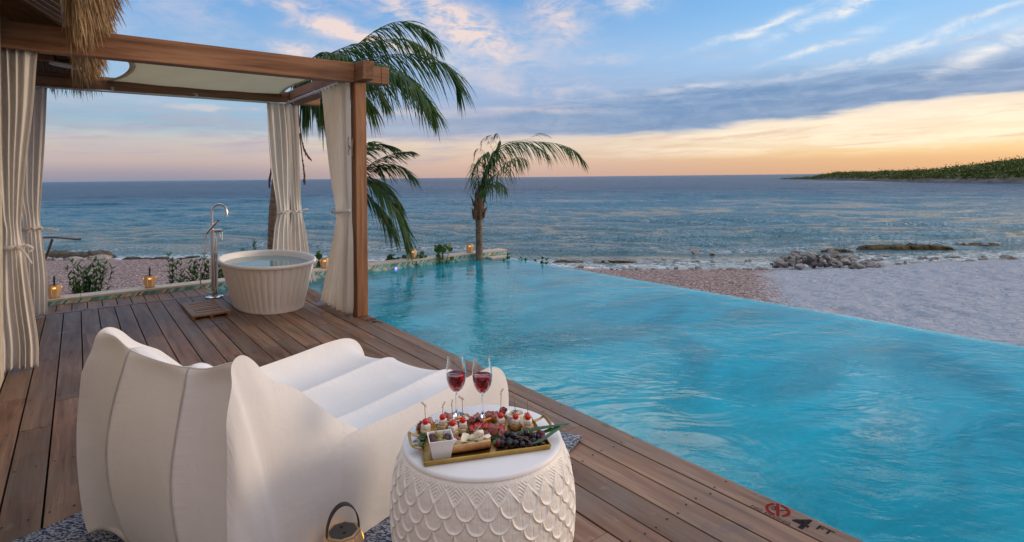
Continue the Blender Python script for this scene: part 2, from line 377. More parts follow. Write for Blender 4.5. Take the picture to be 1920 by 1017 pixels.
# chevron mosaic
m, b = newmat('mosaic'); v = coord(); x, y, z = sep(v)
zz_ = E.m('ABSOLUTE', z+.012); cd_ = (x-zz_*.9)/.030; cell = E.m('FLOOR', cd_); half = E.m('FLOOR', (z+.012)/.25)
wn = E.nt.nodes.new('ShaderNodeTexWhiteNoise'); wn.noise_dimensions = '2D'; E.nt.links.new(vec(cell, half, 0.0).k, wn.inputs[0]); rnd = E(wn.outputs[0])
c = ramp(rnd, [(0, (.05, .28, .33)), (.28, (.14, .44, .48)), (.5, (.36, .60, .60)), (.68, (.60, .64, .54)), (.8, (.07, .20, .25)), (.9, (.46, .40, .28))], 'CONSTANT')
gr = ss(E.m('ABSOLUTE', E.m('FRACT', cd_)-.5), .40, .46); c = cmix(gr, c, (.40, .36, .28))
put(b, Base_Color=c, Roughness=.25); M['mosaic'] = m

# sea
m, b = newmat('sea_water'); v = coord('Object'); x, y, z = sep(v); dist = E.m('SQRT', x*x+y*y); sh = attr('shore'); fo = attr('foam')
n0 = noise(rs(v, R_(38), (.008, .03, 1)), 1.0, 4, .6, .3)
dd = dist + (n0-.5)*30.0
c = ramp(E.m('DIVIDE', dd, 400.0, clamp=True), [(0, (.11, .19, .20)), (.10, (.08, .25, .32)), (.17, (.05, .27, .42)), (.27, (.02, .17, .30)), (.38, (.025, .10, .21)), (1, (.02, .07, .15))])
c = cmix(ss(sh, -2.0, -.1)*.8, c, (.22, .20, .17))
fn = noise(mapping(v, (1, 1, 1)), 3.2, 6, .7, 1.0)
foam = E.m('MULTIPLY', fo, ss(fn, .46, .60), clamp=True)
c = cmix(foam, c, (.62, .64, .66))
far = ss(dist, 25.0, 160.0)
put(b, Base_Color=c, Roughness=foam*.5+.07+far*.22, Specular_IOR_Level=.5-far*.22); b.inputs['IOR'].default_value = 1.40
amp = ss(sh, -.3, -4.0)*.85+.15
h1 = noise(rs(v, R_(38), (.30, .62, 1)), 1.0, 3, .55, .3)
h2 = noise(rs(v, R_(46), (1.5, 1.9, 1)), 1.0, 4, .6, .4)
h3 = noise(rs(v, R_(30), (5, 6, 1)), 1.0, 3, .6, .3)
h0 = noise(rs(v, R_(38), (.05, .10, 1)), 1.0, 5, .65, .3)
kk = bump(b, h0*far, 1.0, 5.0); k = bump(b, h1*amp, 1.0, .4, kk); k2 = bump(b, h2*amp, 1.0, 1.0, k); bump(b, h3*amp, 1.0, .30, k2); M['sea_water'] = m

# beach
m, b = newmat('beach_ground'); v = coord('Object'); x, y, z = sep(v)
pn = noise(v, .8, 5, .7); edge = (y-6.3-(x-12.2)*.53)+(pn-.5)*2.6
sandf = ss(edge+(noise(v, 5, 3, .6)-.5)*2.2, .5, -.5)
wet = ss(z+(pn-.5)*.10, -1.86, -1.97)
peb = voro(v, 15, 'F1', 1); p1, p2, p3 = sep(peb)
pc = ramp(p1, [(0, (.30, .19, .18)), (.25, (.52, .38, .36)), (.5, (.66, .52, .50)), (.7, (.42, .31, .30)), (.85, (.74, .64, .62)), (1, (.34, .29, .29))], 'CONSTANT')
pd = voro(v, 15); pc = cmix(ss(pd, .35, .6)*.55, pc, (.10, .06, .06))
sn = noise(v, 9, 6, .7); sc_ = ramp(sn, [(.3, (.25, .285, .345)), (.7, (.36, .395, .455))])
spk = ss(voro(v, 2.2), .035, .015); sc_ = cmix(spk*.9, sc_, (.07, .06, .05))
wc = ramp(noise(v, 2.5, 6, .7), [(.35, (.10, .085, .06)), (.5, (.26, .22, .17)), (.7, (.38, .33, .27))])
c = cmix(sandf, pc, sc_); c = cmix(wet, c, wc)
put(b, Base_Color=c, Roughness=E.m('SUBTRACT', .9, wet*.6))
hh = cmix(sandf, pd, noise(rs(v, R_(25), (2.6, 4.4, 1)), 1.3, 3, .5, .8)*1.0); k = bump(b, hh, 1.0, .15); M['beach_ground'] = m
# headland
m, b = newmat('headland_ground'); v = coord('Object'); x, y, z = sep(v); n = noise(v, .25, 6, .7)
c = cmix(ss(z+(n-.5)*3, -1.0, .2), ramp(n, [(.35, (.07, .062, .058)), (.65, (.16, .145, .135))]), ramp(n, [(.3, (.04, .06, .018)), (.55, (.08, .115, .035)), (.75, (.15, .13, .08))]))
put(b, Base_Color=c, Roughness=.95); M['headland_ground'] = m

def emit(key, col, s):
    m, b = newmat(key); put(b, Base_Color=col, Emission_Color=col); b.inputs['Emission Strength'].default_value = s; M[key] = m
emit('candle_glow', (1.0, .48, .07), 1.6); emit('blue_lamp', (.08, .12, 1.0), 6.0)
emit('lantern_inner', (1.0, .55, .25), .35)
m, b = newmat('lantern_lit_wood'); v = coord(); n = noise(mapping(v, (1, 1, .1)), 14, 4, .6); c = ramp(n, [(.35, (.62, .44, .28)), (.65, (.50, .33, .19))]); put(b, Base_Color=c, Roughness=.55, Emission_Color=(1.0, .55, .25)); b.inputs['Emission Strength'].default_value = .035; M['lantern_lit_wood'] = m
def glassmat(key, col, rough=0, ior=1.45):
    m, b = newmat(key); put(b, Base_Color=col, Roughness=rough); b.inputs['Transmission Weight'].default_value = 1; b.inputs['IOR'].default_value = ior; M[key] = m
glassmat('glass', (1, 1, 1)); glassmat('wine', (.50, .006, .02), 0, 1.34)
simple('fixture_white', (.55, .56, .60), None, .4)

# ------------------------------------------------------------------ object helpers
def tag(o, label=None, cat=None, group=None, kind=None):
    if label: o['label'] = label
    if cat: o['category'] = cat
    if group: o['group'] = group
    if kind: o['kind'] = kind
    return o
def thing(name, label, cat, loc=(0, 0, 0), rz=0, group=None):
    o = bpy.data.objects.new(name, None); COL.objects.link(o); o.location = loc; o.rotation_euler = (0, 0, rz); o.empty_display_size = .1
    return tag(o, label, cat, group)
def wmat(o):
    m = Matrix.Translation(o.location) @ o.rotation_euler.to_matrix().to_4x4() @ Matrix.Diagonal(Vector(o.scale).to_4d())
    return wmat(o.parent) @ m if o.parent else m
class MB:
    def __init__(s): s.v = []; s.f = []; s.mi = []; s.rnd = []; s.n = 0; s.mats = []; s.cm = 0; s.cr = 0.5
    def mat(s, i): s.cm = i; return s
    def add(s, V, F):
        V = np.asarray(V, float).reshape(-1, 3); k = s.n; s.v.append(V); s.n += len(V)
        for f in F: s.f.append([i+k for i in f]); s.mi.append(s.cm); s.rnd.append(s.cr)
        return s
    def box(s, c, d, rot=None, bev=0):
        x, y, z = d[0]/2, d[1]/2, d[2]/2
        if bev:
            bm = bmesh.new(); bmesh.ops.create_cube(bm, size=1)
            for q in bm.verts: q.co = Vector((q.co.x*d[0], q.co.y*d[1], q.co.z*d[2]))
            bmesh.ops.bevel(bm, geom=bm.edges[:], offset=bev, segments=2, affect='EDGES', profile=.6)
            bm.verts.index_update(); V = np.array([q.co[:] for q in bm.verts]); F = [[q.index for q in f.verts] for f in bm.faces]; bm.free()
        else:
            V = np.array([(-x, -y, -z), (x, -y, -z), (x, y, -z), (-x, y, -z), (-x, -y, z), (x, -y, z), (x, y, z), (-x, y, z)])
            F = [(0, 3, 2, 1), (4, 5, 6, 7), (0, 1, 5, 4), (1, 2, 6, 5), (2, 3, 7, 6), (3, 0, 4, 7)]
        if rot is not None: V = V @ np.array(rot).T
        return s.add(V+np.array(c), F)
    def tube(s, P, r, n=10, cap=True, closed=False, flat=None):
        P = [Vector(p) for p in P]; m = len(P)
        rr_ = r if hasattr(r, '__len__') else [r]*m
        t0 = (P[1]-P[0]).normalized(); up = Vector((0, 0, 1)) if abs(t0.z) < .9 else Vector((1, 0, 0))
        nrm = (up - t0*up.dot(t0)).normalized(); V = []
        for i in range(m):
            a = P[i-1] if (i > 0 or closed) else P[i]; bb = P[(i+1) % m] if (i < m-1 or closed) else P[i]
            t = (bb-a).normalized(); nrm = (nrm-t*nrm.dot(t)).normalized(); bi = t.cross(nrm)
            for j in range(n):
                th = 2*math.pi*j/n; q = nrm*math.cos(th)*(flat if flat else 1)+bi*math.sin(th); V.append((P[i]+q*rr_[i])[:])
        F = []
        for i in range(m if closed else m-1):
            for j in range(n):
                a, b_ = i*n+j, i*n+(j+1) % n; c_, d_ = ((i+1) % m)*n+(j+1) % n, ((i+1) % m)*n+j; F.append((a, b_, c_, d_))
        if cap and not closed: F.append(tuple(range(n-1, -1, -1))); F.append(tuple((m-1)*n+j for j in range(n)))
        return s.add(V, F)
    def lathe(s, prof, n=32, c=(0, 0, 0), cap0=False, cap1=False):
        V = []; 
        for r, z in prof:
            for j in range(n):
                th = 2*math.pi*j/n; V.append((c[0]+r*math.cos(th), c[1]+r*math.sin(th), c[2]+z))
        F = [(i*n+j, i*n+(j+1) % n, (i+1)*n+(j+1) % n, (i+1)*n+j) for i in range(len(prof)-1) for j in range(n)]
        if cap0: F.append(tuple(range(n-1, -1, -1)))
        if cap1: F.append(tuple((len(prof)-1)*n+j for j in range(n)))
        return s.add(V, F)
    def grid(s, P, closeu=False, closev=False):
        P = np.asarray(P); a, b_ = P.shape[:2]
        F = []
        for i in range(a if closeu else a-1):
            for j in range(b_ if closev else b_-1):
                F.append((i*b_+j, i*b_+(j+1) % b_, ((i+1) % a)*b_+(j+1) % b_, ((i+1) % a)*b_+j))
        return s.add(P.reshape(-1, 3), F)
    def build(s, name, mats, parent=None, smooth=False, world=True, angle=None, solid=0):
        V = np.concatenate(s.v) if s.v else np.zeros((0, 3))
        if parent is not None and world:
            Mi = np.array(wmat(parent).inverted()); V = V @ Mi[:3, :3].T + Mi[:3, 3]
        me = bpy.data.meshes.new(name); me.from_pydata(V.tolist(), [], s.f); 
        if not isinstance(mats, (list, tuple)): mats = [mats]
        for k in mats: me.materials.append(M[k])
        me.polygons.foreach_set('material_index', s.mi)
        if len(set(s.rnd)) > 1 or True:
            a = me.attributes.new('rnd', 'FLOAT', 'FACE'); a.data.foreach_set('value', s.rnd)
        if smooth:
            me.polygons.foreach_set('use_smooth', [True]*len(me.polygons))
            if angle: me.set_sharp_from_angle(angle=R_(angle))
        me.update()
        o = bpy.data.objects.new(name, me); COL.objects.link(o)
        if parent is not None: o.parent = parent
        if solid: md = o.modifiers.new('solid', 'SOLIDIFY'); md.thickness = solid; md.offset = 0
        return o
def copy_tree(o, parent=None):
    c = o.copy(); COL.objects.link(c)
    if parent is not None: c.parent = parent
    for ch in [k for k in o.children]: copy_tree(ch, c)
    return c
def rotz(a): c, s_ = math.cos(a), math.sin(a); return np.array([[c, -s_, 0], [s_, c, 0], [0, 0, 1]])
def catmull(P, n):
    P = [Vector(p) for p in P]; out = []
    Q = [P[0]*2-P[1]]+P+[P[-1]*2-P[-2]]; segs = len(P)-1
    for k in range(n+1):
        u = k/n*segs; i = min(int(u), segs-1); t = u-i; a, b_, c, d = Q[i:i+4]
        out.append(.5*((2*b_)+(c-a)*t+(2*a-5*b_+4*c-d)*t*t+(3*b_-a-3*c+d)*t**3))
    return out
def sphere(mb, c, r, n=10, m=7, sq=(1, 1, 1), jit=0):
    P = []
    for i in range(m+1):
        ph = math.pi*i/m; row = []
        for j in range(n):
            th = 2*math.pi*j/n; k = r*(1+jit*(mnoise.noise(Vector((c[0]*50+math.cos(th)*math.sin(ph), c[1]*50+math.sin(th)*math.sin(ph), math.cos(ph)))*1.7)))
            row.append((c[0]+k*sq[0]*math.sin(ph)*math.cos(th), c[1]+k*sq[1]*math.sin(ph)*math.sin(th), c[2]-k*sq[2]*math.cos(ph)))
        P.append(row)
    mb.grid(P, False, True)

# ================================================================== SETTING
WATER = -0.06
# ---- deck: every board a real slat with its own tone
mb = MB(); random.seed(11)
def boards(x0, x1, y0, y1, phase=0):
    y = y1; k = phase
    cuts = [y1]
    while cuts[-1] > y0: cuts.append(cuts[-1]-random.choice((1.35, 1.75, 2.1, 2.6, 3.1))*random.uniform(.85, 1.1))
    cuts[-1] = y0
    if len(cuts) > 2 and cuts[-2]-cuts[-1] < .25: cuts.pop(-2)
    for a, b_ in zip(cuts[1:], cuts[:-1]):
        mb.cr = random.random(); dz = random.uniform(-.0012, .0012)
        mb.box(((x0+x1)/2, (a+b_)/2, -.016+dz), (x1-x0-.009, b_-a-.0025, .032), bev=.0025)
boards(2.4605, 2.605, -1.2, 8.58)
for k in range(0, 34):
    x1 = 2.4605-.1625*k; boards(x1-.1625, x1, -1.2, 8.465)
mb.cr = .2; mb.box(((1.4-3.0)/2, 8.525, -.014), (4.5, .10, .034), bev=.003)
mb.cr = .6; mb.box(((1.55+2.46)/2, 8.525, -.016), (.9, .10, .034), bev=.003)
for k in range(0, 30):
    x1 = 1.45-.1515*k; mb.cr = random.random()
    mb.box((x1-.0758, 8.825, -.016), (.1515-.009, .49, .032), bev=.0025)
mb.cr = .35; mb.box((-.78, 9.088, -.016), (4.46, .026, .033), bev=.003)
nails = []
for k in range(0, 33):
    xc = 2.53-.1625*k
    for y in np.arange(.35, 8.4, .61):
        for s_ in (-.045, .045):
            nails.append((xc+s_+random.uniform(-.004, .004), y+random.uniform(-.012, .012)))
deck = mb.build('deck', 'deck_wood'); tag(deck, kind='structure')
mb = MB()
for x, y in nails: mb.lathe([(.0058, .0006), (.0001, .0012)], 8, (x, y, .0015))
tag(mb.build('screw_head', 'dark_gap', deck), kind='stuff')
mb = MB(); mb.box((-.2, 3.9, -.09), (5.58, 10.3, .03)); mb.box((2.59, 3.65, -.20), (.02, 9.75, .32)); mb.build('deck_joist', 'dark_gap', deck)

# pool shell + water
mb = MB()
fl = -1.25
c_ = [(2.602, -2.5), (6.78, -2.5), (6.68, 9.10), (1.452, 9.10), (1.452, 8.6), (2.602, 8.6)]
mb.add([(x, y, fl) for x, y in c_], [(0, 1, 2, 5), (5, 2, 3, 4)])
for i in range(6):
    a, b_ = c_[i], c_[(i+1) % 6]
    if i == 1: top = WATER-.012
    else: top = -.034 if i != 2 else WATER-.02
    mb.add([(a[0], a[1], fl), (b_[0], b_[1], fl), (b_[0], b_[1], top), (a[0], a[1], top)], [(0, 1, 2, 3)])
# infinity weir
mb.add([(6.78, -2.5, WATER-.012), (6.93, -2.5, WATER-.02), (6.83, 9.1, WATER-.02), (6.68, 9.10, WATER-.012)], [(0, 1, 2, 3)])
mb.add([(6.93, -2.5, WATER-.02), (6.93, -2.5, -1.4), (6.83, 9.1, -1.4), (6.83, 9.1, WATER-.02)], [(0, 1, 2, 3)])
tag(mb.build('pool_basin', 'pool_tile'), kind='structure')
mb = MB(); nx, ny = 60, 120
def waterpt(u, v_):
    y = -2.5+v_*(9.095+2.5); x1 = 6.93-.1*(v_)
    x0 = 2.604
    return (x0+(x1-x0)*u, y, WATER - (.006 if u > .985 else 0))
mb.grid([[waterpt(i/nx, j/ny) for i in range(nx+1)] for j in range(ny+1)])
mb.add([(1.454, 8.602, WATER), (2.604, 8.602, WATER), (2.604, 9.095, WATER), (1.454, 9.095, WATER)], [(0, 1, 2, 3)])
tag(mb.build('pool_water', 'pool_water', smooth=True), kind='structure')

# far pool wall with coping and chevron mosaic
wl = thing('pool_wall', 'low tiled pool wall with pale stone coping along the far side of the pool', 'wall', (3.0, 9.2, 0))
mb = MB(); mb.box((1.68, 9.115, (.040-1.3)/2), (10.5, .022, 1.34)); mb.build('mosaic_band', 'mosaic', wl)
mb = MB(); mb.box((1.68, 9.235, (.040-1.3)/2), (10.48, .214, 1.338)); mb.build('wall_core', 'plaster', wl)
mb = MB(); xs = [-3.6, -2.4, -1.25, .02, 1.22, 2.45, 3.62, 4.85, 6.02, 6.95]
for a, b_ in zip(xs[:-1], xs[1:]): mb.box(((a+b_)/2, 9.235, .056), (b_-a-.003, .265, .029), bev=.005)
mb.build('coping', 'coping_stone', wl)
mb = MB(); mb.box((6.62, 9.0, -.045), (.42, .20, .035), bev=.006); mb.box((6.76, 9.06, -.7), (.2, .10, 1.2)); mb.build('step_ledge', 'coping_stone', wl)
lt = thing('pool_light', 'small blue glowing lamp set in the tiled pool wall at the waterline', 'light', (0, 0, 0))
p = atY(742, 508.0, 9.10)
lt.location = (p.x, 9.09, -.048)
mb = MB(); mb.tube([(p.x, 9.104, -.048), (p.x, 9.088, -.048)], [.034, .034], 16); mb.build('housing', 'steel', lt)
mb = MB(); mb.tube([(p.x, 9.088, -.048), (p.x, 9.080, -.048)], [.022, .015], 16); mb.build('lens', 'blue_lamp', lt)

# ---- beach
SHORE = [(-120, 130), (-60, 78), (-25, 50), (-2.75, 33.7), (1.0, 30.7), (5.15, 27.7), (9.9, 22.4), (14.2, 17.0), (15.8, 14.2), (20.0, 10.6), (23.5, 8.2), (26.4, 7.15), (30, 5.1), (45, -6), (80, -40), (140, -120)]
SH = np.array(SHORE, float)
def shore_dist(X, Y):     # positive inland
    d = np.full(X.shape, 1e9); sg = np.zeros(X.shape)
    for i in range(len(SH)-1):
        a, b_ = SH[i], SH[i+1]; ab = b_-a; L = ab@ab
        t = np.clip(((X-a[0])*ab[0]+(Y-a[1])*ab[1])/L, 0, 1)
        qx, qy = a[0]+t*ab[0], a[1]+t*ab[1]; dd = np.hypot(X-qx, Y-qy)
        cr = ab[0]*(Y-a[1])-ab[1]*(X-a[0])
        sel = dd < d; d = np.where(sel, dd, d); sg = np.where(sel, -np.sign(cr), sg)
    return d*sg
def vnoise(X, Y, s, seed=0, octv=3):
    out = np.zeros(X.shape); amp = 1; tot = 0
    for o in range(octv):
        r = np.random.default_rng(seed+o*17); G = r.random((256, 256))
        xx, yy = X*s*2**o+500, Y*s*2**o+500; xi, yi = np.floor(xx).astype(int), np.floor(yy).astype(int); fx, fy = xx-xi, yy-yi
        fx = fx*fx*(3-2*fx); fy = fy*fy*(3-2*fy); xi %= 256; yi %= 256; x2 = (xi+1) % 256; y2 = (yi+1) % 256
        out += amp*((G[xi, yi]*(1-fx)+G[x2, yi]*fx)*(1-fy)+(G[xi, y2]*(1-fx)+G[x2, y2]*fx)*fy); tot += amp; amp *= .5
    return out/tot
SEA = -2.0
def axis(parts):
    return np.unique(np.concatenate([np.arange(a, b_, s_) for a, b_, s_ in parts]))
bx = axis([(-90, -20, 4), (-20, -4, .8), (-4, 8, .16), (8, 28, .10), (28, 32, .16), (32, 60, .8), (60, 141, 5)])
by = axis([(-90, -10, 4), (-10, -2, .5), (-2, 12, .10), (12, 20, .15), (20, 36, .3), (36, 130, 4)])
X, Y = np.meshgrid(bx, by, indexing='ij'); D = shore_dist(X, Y)
def beach_h(X, Y, D):
    inl = np.clip(D, 0, None)
    h = SEA+.02+.62*(1-np.exp(-inl/3.2))+.03*np.clip(inl-3, 0, 6)
    h = np.where(D < 0, SEA+.02+D*.10, h)
    h = np.maximum(h, -4.5)
    edge = (Y-6.3-(X-12.2)*.53)
    sand = 1/(1+np.exp(np.clip(edge*3, -30, 30)))
    dim = vnoise(X*.9+Y*.5, Y*1.5-X*.5, 2.6, 5, 2); dim = np.where(dim < .5, (dim-.5)*1.5, (dim-.5)*.5)
    h = h + np.where(D > 0, sand*np.clip(D/1.0, 0, 1)*(dim*.12+(vnoise(X, Y, .35, 9)-.5)*.14) + (1-sand)*(vnoise(X, Y, 4, 3)-.5)*.05, 0)
    return h
Z = beach_h(X, Y, D)
mb = MB(); mb.grid(np.stack([X, Y, Z], -1)[::-1])
tag(mb.build('beach', 'beach_ground', smooth=True), kind='structure')

# ---- sea: polar sheet with real swell out to the horizon
ang = np.concatenate([np.linspace(R_(-70), R_(-8), 50, endpoint=False), np.linspace(R_(-8), R_(86), 640, endpoint=False), np.linspace(R_(86), R_(170), 60)])
rad = np.concatenate([np.geomspace(9, 260, 560, endpoint=False), np.geomspace(260, 30000, 60)])
AA, RRr = np.meshgrid(ang, rad, indexing='ij'); X = RRr*np.sin(AA); Y = RRr*np.cos(AA)
D = -shore_dist(X, Y)                        # metres out to sea
fade = np.clip((D-.5)/8, 0, 1)*np.exp(-np.clip(RRr-60, 0, None)/160)
wd = np.random.default_rng(4); Z = np.zeros(X.shape)
toshore = np.array([-.62, -.78])
WX, WY = X+(vnoise(X, Y, .05, 41)-.5)*14, Y+(vnoise(X, Y, .05, 43)-.5)*14
for k in range(26):
    lam = 1.6*(1.16**k) if k < 20 else 9*(1.2**(k-20)); th = math.atan2(toshore[1], toshore[0])+wd.normal(0, .26); q = 2*math.pi/lam; ph = wd.random()*6.28
    a_ = .0115*lam**.72*.95*(1 if lam < 5 else .55)
    Z += a_*np.sin(q*(WX*math.cos(th)+WY*math.sin(th))+ph)*(.4+vnoise(X, Y, .5/lam, 60+k, 1)*1.2)
# steeper swells close to the shore
lineD = D+(vnoise(X, Y, .09, 71)-.5)*5
for c0, w0, a0, sd in ((5.5, .9, .17, 80), (10.5, 1.2, .19, 81), (17, 1.6, .17, 82), (25, 2.0, .15, 83)):
    msk = np.clip((vnoise(X, Y, .055, sd)-.42)*5, 0, 1)
    e = (lineD-c0)/w0; Z += a0*msk*np.exp(-np.where(e < 0, e*e*2.2, e*e*.5))
Z = SEA+Z*np.clip((D-.3)/5, 0.06, 1)*fade.clip(.12, 1)*np.exp(-np.clip(RRr-120, 0, None)/200)
foam = np.exp(-((lineD-1.2)/1.3)**2)*1.1 + np.exp(-((lineD-4.6)/.7)**2)*np.clip((vnoise(X, Y, .12, 90)-.44)*6, 0, 1)*1.2
foam = np.where(D < -.2, 0, foam)
# white water at the tip of the headland
def hp(px, py): q = atz(px, py, SEA); return q.x, q.y
hx, hy = hp(1608, 341); foam += 1.6*np.exp(-(((X-hx)/30)**2+((Y-hy)/18)**2))
mb = MB(); mb.grid(np.stack([X, Y, Z], -1)[::-1]); sea = mb.build('sea', 'sea_water', smooth=True); tag(sea, kind='structure')
for nm, arr in (('shore', -D[::-1]), ('foam', foam[::-1])):
    a_ = sea.data.attributes.new(nm, 'FLOAT', 'POINT'); a_.data.foreach_set('value', arr.reshape(-1).astype(np.float32))

# ---- headland
HA = np.radians([63.5, 66.0, 68.0, 69.6, 72.0, 74.6, 76.6, 80.4, 85, 92, 100, 112])
HR = np.array([430, 395, 350, 315, 275, 250, 243, 232, 222, 215, 212, 215.])
HT = np.array([-1.9, -.6, .9, 1.4, 1.5, 2.0, 3.3, 5.6, 7.0, 8.5, 9, 9.])
ha = np.linspace(HA[0], HA[-1], 620); hr = np.concatenate([np.linspace(-6, 40, 70), np.linspace(42, 220, 90)])
AA, DR = np.meshgrid(ha, hr, indexing='ij'); R0 = np.interp(AA, HA, HR)+(vnoise(AA*60, AA*0, 1, 3)-.5)*8; RRr = R0+DR
X = RRr*np.sin(AA); Y = RRr*np.cos(AA); top = np.interp(AA, HA, HT)
rise = np.clip(DR/10, 0, 1)
Z = SEA-.8+rise*1.6+(top-.0+1.2)*(1-np.exp(-np.clip(DR-4, 0, None)/26))
bush = vnoise(X, Y, .35, 31, 3)*1.5+(vnoise(X, Y, .06, 32, 2)-.5)*4.2-.5
taper = np.clip((AA-HA[0])/(HA[2]-HA[0]), 0, 1)
Z += bush*np.clip((DR-9)/6, 0, 1)*taper + (vnoise(X, Y, .8, 35, 2)-.5)*.9*np.clip(1-DR/14, 0, 1)
Z = SEA-.8 + (Z-(SEA-.8))*(.25+.75*taper)*np.clip((220-DR)/60, 0, 1)
mb = MB(); mb.grid(np.stack([X, Y, Z], -1)[::-1]); tag(mb.build('headland', 'headland_ground', smooth=True), kind='structure')
hZ = Z; hx_, hy_ = X, Y
idx = rng.integers(0, 10**9, size=11000)
V = []; F = []; cnt = 0
for q in idx:
    i = q % 620; j = 22+(q//620) % 75
    if rng.random() > taper[i, j]+.05: continue
    c = np.array([hx_[i, j], hy_[i, j], hZ[i, j]]); s_ = rng.uniform(.4, 1.0)*rng.choice((.6, .9, 1.3, 2.4))
    for k in range(12):
        o = rng.normal(0, 1, 3)*np.array([.6, .6, .33])*s_; a_ = rng.normal(0, 1, 3); a_ /= np.linalg.norm(a_); b_ = np.cross(a_, rng.normal(0, 1, 3)); b_ /= np.linalg.norm(b_)
        l = rng.uniform(.2, .42); p = c+o+np.array([0, 0, .25*s_])
        V += [p-a_*l, p+b_*l*.6, p+a_*l, p-b_*l*.6]; F.append((cnt, cnt+1, cnt+2, cnt+3)); cnt += 4
mb = MB(); mb.add(V, F); tag(mb.build('scrub', 'scrub_leaf'), kind='stuff')

# ================================================================== PERGOLA
pg = thing('pergola', 'brown timber pergola frame standing over the bathtub at the pool edge', 'pergola', (1.0, 7.3, 0))
def beam(name, c, d, m_, bev=.006):
    mb = MB(); mb.cr = random.random(); mb.box(c, d, bev=bev); return mb.build(name, m_, pg)
beam('post', (2.527, 6.073, 1.318), (.128, .142, 2.636), 'beam_z')
beam('post', (2.527, 8.493, 1.318), (.128, .142, 2.636), 'beam_z')
beam('post', (-.93, 8.49, 1.318), (.14, .14, 2.636), 'beam_z')
beam('side_beam', (2.527, 7.32, 2.742), (.135, 3.08, .205), 'beam_y')
beam('front_beam', (.55, 6.075, 2.74), (3.815, .148, .215), 'beam_x')
beam('beam_end', (2.735, 6.075, 2.742), (.276, .14, .195), 'beam_x')
beam('rear_beam', (.54, 8.50, 2.745), (3.83, .14, .165), 'beam_x')
beam('beam_end', (2.752, 8.50, 2.742), (.31, .136, .16), 'beam_x')
mb = MB(); mb.box((2.78, 6.0035, 2.742), (.0035, .0015, .193)); mb.build('saw_groove', 'dark_gap', pg)
def rod(pts, nm='curtain_rod'):
    mb = MB(); mb.tube(pts, .0145, 12); r_ = mb.build(nm, 'rod_grey', pg, smooth=True, angle=50); return r_
r1 = rod([(-.8, 8.36, 2.645), (2.40, 8.36, 2.645)])
r2 = rod([(2.40, 6.17, 2.66), (2.40, 8.36, 2.66)])
def brk(c, d_):
    mb = MB(); c = Vector(c); d_ = Vector(d_); mb.tube([c, c+d_], .008, 8); mb.tube([c+d_*.93, c+d_], .026, 14)
    t = Vector((d_.y, d_.x, 0)).normalized()*.014; mb.tube([c-t, c+t], .022, 12); mb.build('rod_bracket', 'rod_grey', pg, smooth=True, angle=50)
for x in (.35, 1.25): brk((x, 8.36, 2.655), (0, .075, .035))
for y in (7.15, 8.25): brk((2.40, y, 2.66), (.064, 0, 0))
# driftwood hook on the post
p = atX(660, 278, 2.44)
mb = MB(); pts = [(2.445, p.y, p.z+.115), (2.438, p.y+.004, p.z+.07), (2.432, p.y+.01, p.z), (2.436, p.y+.01, p.z-.07), (2.447, p.y, p.z-.115)]
mb.tube(catmull(pts, 12), [.008, .018, .028, .034, .037, .037, .036, .036, .037, .036, .030, .02, .008], 10, flat=.55)
hk = mb.build('tie_back_hook', 'teak_y', pg, smooth=True)
mb = MB()
for dz, s_ in ((.03, 1), (-.02, -1), (.005, 1)):
    mb.tube(catmull([(2.43, p.y-.01, p.z), (2.39, p.y-.03, p.z+dz), (2.375, p.y-.05, p.z+dz*3), (2.382, p.y-.06, p.z+dz*4)], 8), .0035, 6)
mb.build('twine', 'fibre', hk)

# shade sail
sail = thing('shade_sail', 'off-white fabric shade sail stretched under the timber frame', 'shade sail', (1.3, 7.4, 2.75))
n = 26; P = []
for i in range(n+1):
    v_ = i/n; y = 6.19+v_*(8.72-6.19); xl = .12+.34*(1-(2*v_-1)**2)**.8 if 0 < v_ < 1 else .12
    xr = 2.43-.17*(1-(2*v_-1)**2); row = []
    for j in range(n+1):
        u = j/n; z = 2.79-.05*math.sin(math.pi*u)*math.sin(math.pi*v_)-.006*math.sin(u*23+v_*9)*math.sin(math.pi*v_)
        if v_ > .9: z += 0
        row.append((xl+(xr-xl)*u, y, z))
    P.append(row)
mb = MB(); mb.grid(P); mb.build('cloth', 'sail_cloth', sail, smooth=True, solid=.002)
mb = MB()
for col_ in (0, n):
    mb = MB(); e = [Vector(P[i][col_]) for i in range(n+1)]; s_ = .055 if col_ == 0 else -.05
    mb.grid([[(q.x, q.y, q.z-.004) for q in e], [(q.x+s_, q.y, q.z-.0045) for q in e]])
    mb.build('hem', 'sail_cloth', sail, smooth=True, solid=.002)
for cx, cy, ex, ey in ((.14, 8.70, .0, 8.8), (2.42, 8.70, 2.52, 8.78), (2.42, 6.2, 2.5, 6.14), (.14, 6.2, .02, 6.12)):
    mb = MB(); mb.tube([(cx, cy, 2.79), ((cx+ex)/2, (cy+ey)/2, 2.80), (ex, ey, 2.81)], .006, 8); mb.tube([(cx-.018, cy, 2.79), (cx, cy+.018, 2.79), (cx+.018, cy, 2.79), (cx, cy-.018, 2.79)], .004, 6, closed=True)
mb.build('turnbuckle', 'steel', sail)

